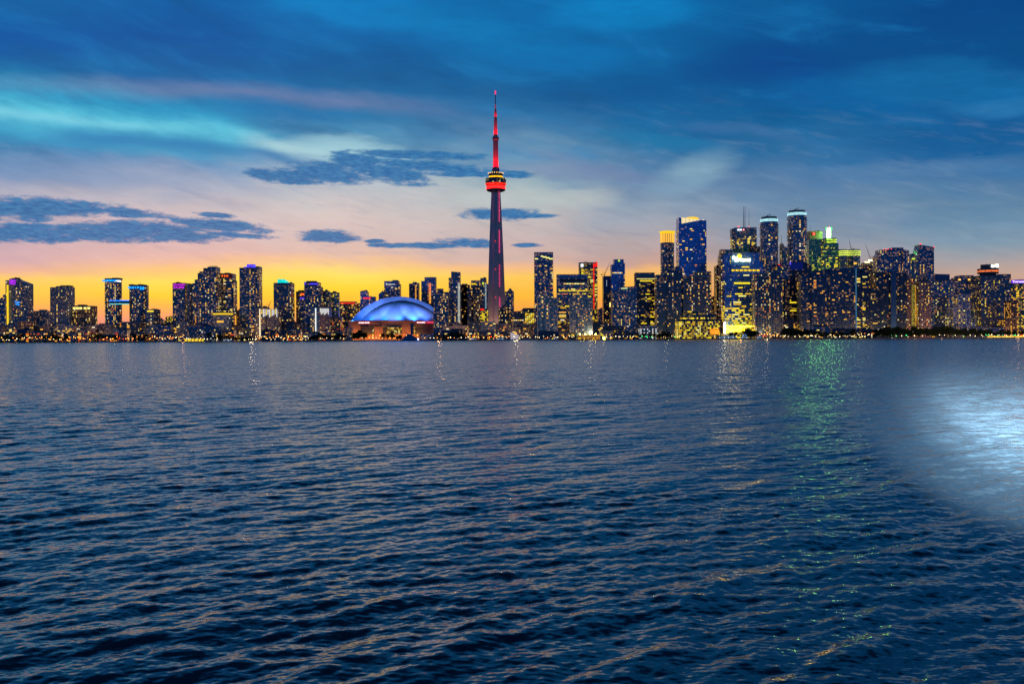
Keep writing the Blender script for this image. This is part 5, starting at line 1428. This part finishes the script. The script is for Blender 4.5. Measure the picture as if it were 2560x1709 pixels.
t = Tower("long low terminal with pale blue deck bands, at the water below the stepped tower", "the blue banded terminal", 465, 554, 0, 1800, 'slate', 's_blue', blocks=[(465, 520, 818, 818), (500, 554, 817, 817, 2)], p=.16, out=1.6, fh=3.6, pal=COOL + WARM, name='ferry_terminal', cat='terminal', roofbox=False)
for k in range(16): t.panel('ground_floor_light', 465 + k * 2.9, 467.4 + k * 2.9, 847, 853, YEL[k % 3], 3.6)
t = Tower("white banded podium lit from inside, at the foot of the blank banded tower", "the white banded podium", 1600, 1642, 0, 1830, 'slate', 's_white', blocks=[(1600, 1642, 816, 816)], p=.9, pal=[COOL[0], WARM[2]], run=1, out=.8, fh=3.2, name='podium_block', roofbox=False, depth=18)
t = Tower("grey windowless hall under the curved blue roof hall, beside the white tent", "the grey windowless hall", 1276, 1346, 0, 1960, 'mauve', 's_grey', blocks=[(1276, 1304, 812, 811), (1303, 1346, 809, 808, 1)], p=.02, out=.1, roofbox=False, name='exhibition_hall', cat='hall')
t = Tower("teal roofed ferry building between the dome and the needle tower", "the teal ferry building", 1050, 1086, 836, 1790, 'navy', 's_teal', p=.3, out=.6, pal=[COOL[0], WARM[2]], name='ferry_building', depth=14, roofbox=False, seed=4)
tn = thing('white_tent', at(1286, 845, 1900).xyz * 1, "white lit tent with a swooping roof, left of the moored masts", 'tent'); tn.location.z = GZ
m_ = MB(); m_.prism(rect(-8, 9, -7, 7), 4.5, 0, 0, lambda x, y: 14 - 0.62 * (x + 8) ** .8); m_.prism(rect(-7, 8, -6, 6), 0, 4.6)
m_.build('canopy', emat('tent_glow', (215, 210, 230), .4, base=.4), tn)

# ------------------------------------------------------------------ trees
leafm = pmat('dark_foliage', (.028, .055, .022, 1), .8, 0, .2, .5, .5)
barkm = pmat('bark', (.08, .055, .04, 1), .9)
def tree_proto(seed, h, w):
    r = random.Random(seed)
    tr = MB()
    tr.bar((0, 0, -.3), (r.uniform(-.3, .3), 0, h * .45), .38, 0, 6, .22)
    for k in range(6):
        a = r.random() * 6.28
        tr.bar((0, 0, h * r.uniform(.25, .42)), (math.cos(a) * w * .35, math.sin(a) * w * .35, h * r.uniform(.55, .8)), .16, 0, 4, .05)
    lf = MB()
    clumps = [(r.gauss(0, w * .2), r.gauss(0, w * .2), h * r.uniform(.38, .88), r.uniform(.12, .24) * w) for _ in range(15)]
    clumps.append((0, 0, h * .62, w * .27))
    for cx, cy, cz, cr in clumps:
        for k in range(85):
            u = Vector((r.gauss(0, 1), r.gauss(0, 1), r.gauss(0, .8))).normalized() * cr * r.uniform(.6, 1.1)
            p = Vector((cx, cy, cz)) + u
            a = Vector((r.gauss(0, 1), r.gauss(0, 1), r.gauss(0, 1))).normalized() * r.uniform(.22, .5)
            b = a.orthogonal().normalized() * r.uniform(.2, .42)
            s = len(lf.v)
            lf.v += [tuple(p - a), tuple(p + b), tuple(p + a), tuple(p - b)]
            lf.f.append((s, s + 1, s + 2, s + 3)); lf.mi.append(0)
    return tr.mesh('trunk', barkm), lf.mesh('crown', leafm)
protos = [tree_proto(s, h, w) for s, h, w in ((1, 11, 10), (2, 13, 9), (3, 9, 9), (4, 14, 12))]
rt = random.Random(5)
def grove(x0, x1, n, label, group, D0=1762, D1=1778, s0=.8, s1=1.25):
    for k in range(n):
        px_ = x0 + (x1 - x0) * (k + rt.uniform(.15, .85)) / n
        D = rt.uniform(D0, D1)
        pr = rt.choice(protos)
        root = thing('broadleaf_tree', (xat(px_, D, 848), D, GZ), label, 'tree', rt.random() * 6.28, group)
        root.scale = (rt.uniform(s0, s1),) * 3
        for nm, me in (('trunk', pr[0]), ('crown', pr[1])):
            o = bpy.data.objects.new(nm, me); col.objects.link(o); o.parent = root
grove(0, 60, 5, "dark leafy tree on the quay below the violet cornered tower", "trees below the leftmost tower")
grove(110, 175, 6, "dark leafy tree on the quay below the grey ribbed twin slab tower", "trees below the ribbed slab tower")
grove(225, 300, 6, "dark leafy tree on the quay below the bridge linked towers", "trees below the bridge linked towers")
grove(330, 375, 4, "dark leafy tree on the quay below the thin roofed block", "trees below the thin roofed block")
grove(520, 560, 4, "dark leafy tree in front of the blue banded terminal", "trees before the blue terminal")
grove(562, 632, 9, "tree in the clipped dark row beside the small white ferry, below the violet crowned tower", "clipped tree row", s0=.75, s1=.85)
grove(772, 862, 12, "dark leafy tree in the shore row just left of the dome", "trees left of the dome")
grove(884, 912, 5, "large dark tree against the orange stadium wall", "large trees before the stadium", s0=1.3, s1=1.6)
grove(955, 1006, 6, "dark leafy tree below the lit stadium windows", "trees below the stadium windows")
grove(1088, 1160, 8, "dark leafy tree on the quay between the dome and the needle tower", "trees between dome and needle tower")
grove(1200, 1235, 4, "small dark tree at the foot of the needle tower", "trees at the needle tower foot", s0=.6, s1=.9)
grove(1590, 1680, 11, "dark leafy tree in the park strip left of the long low yellow office", "trees left of the yellow office")
grove(1822, 1842, 3, "dark leafy tree before the blazing foot of the sun logo building", "trees at the sun logo building")
grove(1860, 1888, 4, "tall dark tree between the sun logo building and the pale ribbed apartments", "tall trees right of the sun logo building", s0=1.4, s1=1.7)
grove(1956, 2024, 9, "tall dark tree left of the wide dark hotel's foot", "tall trees left of the hotel", s0=1.3, s1=1.7)
grove(2030, 2140, 12, "dark leafy tree in front of the wide dark hotel", "trees before the wide hotel")
grove(2190, 2320, 22, "tall dark tree in the dense shore belt below the slant roofed tower", "dense tree belt below the slant roofed tower", s0=1.3, s1=1.7)
grove(2320, 2395, 13, "tall dark tree in the unlit shore belt below the broad rounded top block", "dark tree belt below the rounded block", s0=1.3, s1=1.75)
grove(2395, 2470, 12, "dark leafy tree in the shore belt below the arched blue block", "tree belt below the arched block", s0=1.1, s1=1.5)
grove(2470, 2560, 9, "dark leafy tree near the lit quay at the right edge", "trees near the right edge", s0=.8, s1=1.2)

# ------------------------------------------------------------------ street lamps
pole = MB(); pole.bar((0, 0, 0), (0, 0, 6.6), .12, 0, 6, .08)
pole_me = pole.mesh('pole', M['steel'])
def head_mesh(mt, r):
    b = MB(); b.lathe([(.15 * r, -.8 * r), (.8 * r, -.4 * r), (r, .1 * r), (.7 * r, .6 * r), (.2 * r, .8 * r)], 10); return b.mesh('lamp_globe', mt)
heads = {k: head_mesh(E[m_], r) for k, m_, r in (('o', 'street', .52), ('w', 'street_w', .48), ('f', 'flood', 1.0))}
heads['r'] = head_mesh(emat('red_globe', (255, 50, 20), 14, False), .5); heads['g'] = head_mesh(emat('green_globe', (60, 255, 120), 12, False), .45); heads['b'] = head_mesh(emat('blue_white_globe', (190, 200, 255), 22, False), .6)
def lamp_row(x0, x1, n, kinds, label, group, D0=1756, D1=1790, h0=.5, h1=1.3):
    for k in range(n):
        px_ = x0 + (x1 - x0) * (k + rt.uniform(.05, .95)) / n
        D = rt.uniform(D0, D1)
        root = thing('street_lamp', (xat(px_, D, 848), D, GZ), label, 'street lamp', 0, group)
        h = rt.uniform(h0, h1); root.scale = (1, 1, 1)
        o = bpy.data.objects.new('pole', pole_me); col.objects.link(o); o.parent = root; o.scale = (1, 1, h)
        o = bpy.data.objects.new('lamp_globe', heads[rt.choice(kinds)]); col.objects.link(o); o.parent = root; o.location = (0, 0, 6.6 * h + .3)
        s = rt.uniform(.7, 1.25); o.scale = (s, s, s)
lamp_row(0, 120, 20, 'ooow', "sodium orange street lamp on the quay below the leftmost towers", "orange lamps on the far left quay")
lamp_row(120, 250, 20, 'ooow', "sodium orange street lamp on the quay below the ribbed twin slab tower", "orange lamps below the ribbed tower")
lamp_row(250, 345, 14, 'ooor', "sodium orange street lamp on the quay below the bridge linked towers", "orange lamps below the bridge linked towers")
lamp_row(365, 465, 20, 'oow', "orange street lamp on the quay below the magenta crowned tower", "orange lamps left of the terminal")
lamp_row(465, 560, 10, 'w', "pale street lamp before the blue banded terminal", "pale lamps before the terminal", h1=.8)
lamp_row(560, 640, 14, 'w', "white quay lamp below the violet crowned tower", "white lamps below the violet crowned tower", h0=.3, h1=.5)
lamp_row(635, 770, 30, 'oww', "quay lamp in the bright row below the lilac condos", "lamps below the lilac condos", h0=.3)
lamp_row(770, 870, 9, 'w', "pale quay lamp among the trees left of the dome", "pale lamps left of the dome", h1=.7)
lamp_row(905, 1000, 14, 'ow', "quay lamp below the stadium wall", "lamps below the stadium", h1=.7)
lamp_row(1060, 1170, 12, 'wwo', "pale quay lamp between the dome and the needle tower", "lamps between dome and needle tower", h1=.7)
lamp_row(1170, 1270, 22, 'owr', "quay lamp at the foot of the needle tower", "lamps at the needle tower foot", h1=.9)
lamp_row(1270, 1440, 22, 'oww', "quay lamp by the moored masts and the white gridded blocks", "lamps by the moored masts", h1=.9)
lamp_row(1515, 1600, 10, 'w', "pale quay lamp below the wide balcony slab", "lamps below the balcony slab", h1=.8)
lamp_row(1600, 1700, 18, 'wwg', "greenish white lamp in the park strip left of the yellow office", "park lamps left of the yellow office", h1=.8)
lamp_row(1780, 1890, 8, 'w', "white lamp by the big ferry below the sun logo building", "lamps by the big ferry", h1=.8)
lamp_row(1888, 1950, 18, 'oor', "red orange lamp at the foot of the pale ribbed apartments", "red orange lamps at the ribbed apartments", h1=1.2)
lamp_row(1950, 2190, 40, 'ww', "warm white quay lamp in front of the wide dark hotel", "lamps before the wide hotel", h0=.3, h1=1.0)
lamp_row(2190, 2470, 20, 'wwg', "lone white lamp under the dark tree belt on the right", "lamps under the dark tree belt", h0=.3, h1=.7)
lamp_row(2462, 2562, 24, 'wwwrg', "bright quay lamp at the right edge pier", "lamps on the right edge pier", h0=.3, h1=.8)

# floodlights on the bright quay
for k, (px_, py, sz, lab) in enumerate(((1450, 836, 1.0, "leftmost of the four big yellow floodlights on the bright quay"), (1463, 836, 1.1, "second from left of the four big yellow floodlights on the bright quay"),
                                        (1476, 835.5, 1.0, "third from left of the four big yellow floodlights on the bright quay"), (1489, 835.5, 1.2, "rightmost of the four big yellow floodlights on the bright quay"),
                                        (1510, 846, 1.9, "dazzling golden floodlight low at the water, brightest lamp of the whole shore"))):
    D = 1760
    p = at(px_, py, D)
    root = thing('floodlight_mast', (p.x, D, GZ), lab, 'floodlight')
    m_ = MB(); m_.bar((0, 0, 0), (0, 0, max(1, p.z - GZ)), .2, 0, 6, .15); m_.build('pole', M['steel'], root)
    o = bpy.data.objects.new('lamp_head', heads['f']); col.objects.link(o); o.parent = root; o.location = (0, -.4, max(1, p.z - GZ) + .4); o.scale = (sz,) * 3

# floodlit yard wall under the four lamps
t = Tower("yellow floodlit open quay pavilion under the four big floodlights", "the floodlit pavilion", 1444, 1500, 838, 1772, 'brown', 's_warm', p=.75, pal=YEL, run=2, out=.3, name='quay_pavilion', cat='pavilion', depth=8, roofbox=False)
# long lit pier at the right edge
pr = thing('lit_pier', (xat(2512, 1746, 848), 1746, 0), "long low pier strung with yellow light at the right edge", 'pier')
m_ = MB(); m_.box(xat(2464, 1746) - pr.location.x, xat(2600, 1746) - pr.location.x, -2.5, 2.5, .3, 1.4); m_.build('deck', M['s_grey'], pr)
m_ = MB(); m_.box(xat(2466, 1746) - pr.location.x, xat(2600, 1746) - pr.location.x, -2.9, -2.6, 1.5, 3.4); m_.build('light_band', emat('pier_glow', (250, 200, 60), 1.3, var=.8), pr)

# ------------------------------------------------------------------ boats
boatw = pmat('boat_white', (.55, .60, .66, 1), .4); boatb = pmat('boat_blue', (.05, .16, .36, 1), .4)
def hull(L, W, H, mt_name, parent, mt):
    m_ = MB(); s = 0
    n = 10
    for k in range(n + 1):
        u = k / n
        w = W / 2 * (1 - max(0, (u - .6) / .4) ** 2) * (1 - .25 * max(0, (.15 - u) / .15))
        x = (u - .5) * L
        zz = H * (1 + .35 * max(0, u - .5))
        m_.v += [(x, -w * .7, -.4), (x, w * .7, -.4), (x, w, zz), (x, -w, zz)]
    for k in range(n):
        for j in range(4):
            a, b = k * 4 + j, k * 4 + (j + 1) % 4
            m_.f.append((a, b, b + 4, a + 4)); m_.mi.append(0)
    m_.f += [(3, 2, 1, 0), tuple(n * 4 + q for q in range(4))]; m_.mi += [0, 0]
    return m_.build(mt_name, mt, parent)
def ferry(label, x0, x1, D, decks, mt, flip=1, stack=True):
    a, b = xat(x0, D, 848), xat(x1, D, 848)
    L = b - a
    root = thing('passenger_ferry', ((a + b) / 2, D, 0), label, 'boat', 0 if flip > 0 else math.pi)
    hull(L, L * .2, 1.7, 'hull', root, mt)
    for k in range(decks):
        s = 1 - .14 * (k + 1)
        m_ = MB(); m_.box(-L * .46 * s - L * .02, L * .42 * s - L * .02, -L * .085, L * .085, 1.7 + k * 2.5, 3.9 + k * 2.5); m_.box(-L * .47 * s - L * .02, L * .44 * s - L * .02, -L * .095, L * .095, 3.9 + k * 2.5, 4.2 + k * 2.5, 0); dc = m_.build('deck_cabin', boatw if k % 2 == 0 else mt, root)
        nn_ = int(L * .8 * s / 2.6)
        for q in range(nn_):
            x_ = -L * .4 * s + (q + .5) * L * .76 * s / nn_ - L * .02
            for sd_ in (-1, 1):
                o = bpy.data.objects.new('cabin_window', pane_mesh(COOL[1] if (q + k) % 3 else E['white'])); o.location = (x_, sd_ * (L * .085 + .03), 2.9 + k * 2.5); o.scale = (1.2, .1, .8); col.objects.link(o); o.parent = dc
    if stack:
        m_ = MB(); m_.bar((-L * .1, 0, 1.7 + decks * 2.5), (-L * .12, 0, 4.4 + decks * 2.5), .8, 0, 10); m_.build('funnel', M['s_blue'], root)
    m_ = MB(); m_.bar((L * .15, 0, 1.7 + decks * 2.5), (L * .15, 0, 6.5 + decks * 2.5), .12); m_.build('mast', M['steel'], root)
    return root
ferry("long blue and white ferry moored below the sun logo building", 1788, 1850, 1735, 2, boatb)
ferry("shorter blue ferry moored right behind the long ferry's bow, below the sun logo building", 1848, 1872, 1742, 3, boatb, -1)
ferry("white passenger boat moored by the red orange lamps at the pale ribbed apartments", 1890, 1908, 1738, 2, boatw)
ferry("small pale ferry moored beside the clipped dark tree row on the left", 555, 584, 1738, 1, boatw)
ferry("small white and blue motor ferry moored in front of the left white gridded block", 1382, 1396, 1738, 1, boatb)
ferry("grey excursion boat moored at the foot of the needle tower", 1238, 1262, 1738, 1, boatw, -1)
ferry("low dark blue boat moored below the yellow floored office by the needle tower", 1178, 1194, 1740, 1, boatb, 1, False)
sb = thing('stepped_excursion_boat', (xat(1024, 1735, 848), 1735, 0), "blue stepped deck ship with a tall square tower, moored before the dome", 'ship')
a = xat(1004, 1735); b = xat(1044, 1735); L = b - a
hull(L * 1.05, 7, 2.2, 'hull', sb, boatb)
for k in range(4):
    s = (.92, .74, .56, .36)[k]
    m_ = MB(); m_.box(-L * .5 * s, L * .5 * s, -3, 3, 2.2 + k * 2.3, 4.1 + k * 2.3); m_.build('deck_cabin', boatb, sb)
    m_ = MB(); m_.box(-L * .52 * s, L * .52 * s, -3.3, 3.3, 4.1 + k * 2.3, 4.5 + k * 2.3); m_.build('deck_edge', M['s_blue'], sb)
m_ = MB(); m_.box(2.2, 6.6, -2, 2, 11.5, 29); m_.build('tower', pmat('tower_blue', (.05, .14, .28, 1), .6), sb)
m_ = MB(); m_.box(1.4, 7.4, -2.6, 2.6, 29, 30.5); m_.build('tower_cap', M['roof'], sb)
o = bpy.data.objects.new('bow_lamp', heads['b']); col.objects.link(o); o.parent = sb; o.location = (L * .5 + 1, -1, 3.2); o.scale = (1.6,) * 3

# moored yachts with bare masts
yh = MB()
yr = thing('moored_yacht', (0, 0, 0), '', 'sailing boat')
h_ = hull(10, 3, 1.1, 'hull', yr, boatw)
m_ = MB(); m_.box(-2.2, 1.8, -.9, .9, 1.1, 1.9); m_.build('cabin', boatw, yr)
m_ = MB(); m_.bar((.6, 0, 1), (.6, 0, 14), .11, 0, 6, .07); m_.bar((.6, 0, 2.6), (-3.6, 0, 2.5), .1); m_.build('mast', M['s_white'], yr)
yspots = [(px_, "small white yacht with a bare mast moored below the curved blue roof hall", "yachts below the curved roof hall") for px_ in (1296, 1304, 1311, 1318, 1321, 1326, 1331, 1338)] + \
    [(px_, "small white yacht with a bare mast moored before the left white gridded block", "yachts before the gridded block") for px_ in (1352, 1358, 1370, 1376)] + \
    [(px_, "small white yacht moored at the quay right of the needle tower", "yachts right of the needle tower") for px_ in (1267, 1274, 1282)] + \
    [(px_, "small white yacht with a bare mast moored below the bridge linked towers", "yachts below the bridge linked towers") for px_ in (262, 270, 279)] + \
    [(px_, "small white yacht moored at the left quay below the magenta crowned tower", "yachts below the magenta crowned tower") for px_ in (350, 358, 404)] + \
    [(252, "lone small sailing boat out on the water on the left", None)]
for k, (px_, lab, grp) in enumerate(yspots):
    D = rt.uniform(1736, 1746) if px_ != 252 else 1560
    q = yr if k == 0 else dup(yr, (0, 0, 0))
    q.location = (xat(px_, D, 848), D, 0); q.rotation_euler = (0, 0, rt.uniform(.6, 2.6)); q['label'] = lab
    if grp: q['group'] = grp
    elif 'group' in q: del q['group']
    s = rt.uniform(.8, 1.25); q.scale = (s,) * 3
# channel buoys
by = thing('channel_buoy', (0, 0, 0), '', 'buoy')
m_ = MB(); m_.lathe([(1.0, -.5), (1.3, .2), (1.1, .8), (.5, 1.0)], 14); m_.build('float', M['s_dark'], by)
m_ = MB()
for a in range(3): m_.bar((.6 * math.cos(a * 2.1), .6 * math.sin(a * 2.1), .9), (.12 * math.cos(a * 2.1), .12 * math.sin(a * 2.1), 4.2), .1)
m_.lathe([(.1, 2.6), (.6, 2.7), (.6, 4.0), (.1, 4.3)], 10); m_.build('cage', M['s_dark'], by)
for k, (px_, D, lab) in enumerate(((604, 1500, "dark channel buoy below the violet crowned tower, leftmost of the buoys"), (650.5, 1560, "dark channel buoy below the slim vertically lit condo"), (667, 1640, "tiny dark channel buoy below the leaning left crane"),
                                   (679.5, 1580, "dark channel buoy below the lilac finned condo slab, rightmost of the buoys"))):
    q = by if k == 0 else dup(by, (0, 0, 0))
    q.location = (xat(px_, D, 856), D, 0); q['label'] = lab; q['group'] = 'channel buoys on the left'
# mooring piles before the ferry building
pl = MB(); pl.bar((0, 0, -2), (0, 0, 4.4), .28, 0, 8, .26); plm = pl.mesh('pile', M['s_warm'])
for k in range(16):
    o = bpy.data.objects.new('mooring_pile', plm); col.objects.link(o)
    o.location = (xat(1056 + k * 2.3 + rt.uniform(-.4, .4), 1740), 1740 + rt.uniform(-2, 2), 0)
    tag(o, "wooden mooring pile in the row before the teal ferry building", 'pile', 'mooring piles before the ferry building')

# lamps along the avenue behind the quay row; their light washes the feet of the towers
avm = MB(); avm.bar((0, 0, 0), (0, 0, 11), .18, 0, 6, .1); av_me = avm.mesh('pole', M['steel'])
k = 0
ra = random.Random(77)
for px_ in list(range(20, 860, 56)) + list(range(1100, 1220, 40)) + list(range(1290, 2560, 62)):
    D = 1855 + ra.uniform(-6, 12)
    side = "left" if px_ < 860 else ("middle" if px_ < 1290 else "right")
    root = thing('avenue_lamp', (xat(px_, D, 848), D - 22, GZ), "tall amber avenue lamp behind the quay row in the %s part of the skyline" % side, 'street lamp', 0, "avenue lamps in the %s part" % side)
    o = bpy.data.objects.new('pole', av_me); col.objects.link(o); o.parent = root
    o = bpy.data.objects.new('lamp_globe', heads['o']); col.objects.link(o); o.parent = root; o.location = (0, 0, 11.4)
    ld = bpy.data.lights.new('avenue_light', 'POINT'); ld.energy = ra.uniform(9000, 26000); ld.color = (1, .46, .16) if ra.random() < .75 else (1, .75, .4); ld.shadow_soft_size = 3.0
    lo = bpy.data.objects.new('avenue_light', ld); col.objects.link(lo); lo.parent = root; lo.location = (0, -1, 12.6)
# added, unseen searchlight beside the viewer; its beam makes the pale glare on water
fl = thing('added_searchlight', (1.1, -2.2, 0), "added unseen searchlight on a pole beside the viewer, making the glare on the water", 'searchlight')
m_ = MB(); m_.bar((0, 0, -1), (0, 0, 4.6), .14, 0, 8, .1); m_.build('pole', M['steel'], fl)
m_ = MB(); m_.bar((-.25, -.45, 4.95), (.1, .2, 4.85), .38, 0, 14, .42); m_.build('lamp_housing', M['steel'], fl)
m_ = MB(); m_.bar((.1, .2, 4.85), (.12, .24, 4.845), .38, 0, 14); m_.build('lamp_glass', emat('added_searchlight_glass', (225, 232, 255), 6), fl)
for pw_, deg in ((6.5e7, 7.6), (3.4e7, 11.5), (0.9e7, 18.0)):      # tight core and the softer spill round it
    gl = bpy.data.lights.new('added_glare_beam', 'SPOT'); gl.energy = pw_ * .9; gl.color = (1.0, .50, .36); gl.shadow_soft_size = .3; gl.spot_size = math.radians(deg); gl.spot_blend = 1.0
    go = bpy.data.objects.new('added_glare_beam', gl); col.objects.link(go); go.parent = fl; go.location = (.25, .5, 4.84)
    d = Vector((.480 * 74, 74, 0)) - Vector((1.35, -1.7, 4.84)); go.rotation_euler = (-d).to_track_quat('Z', 'Y').to_euler()
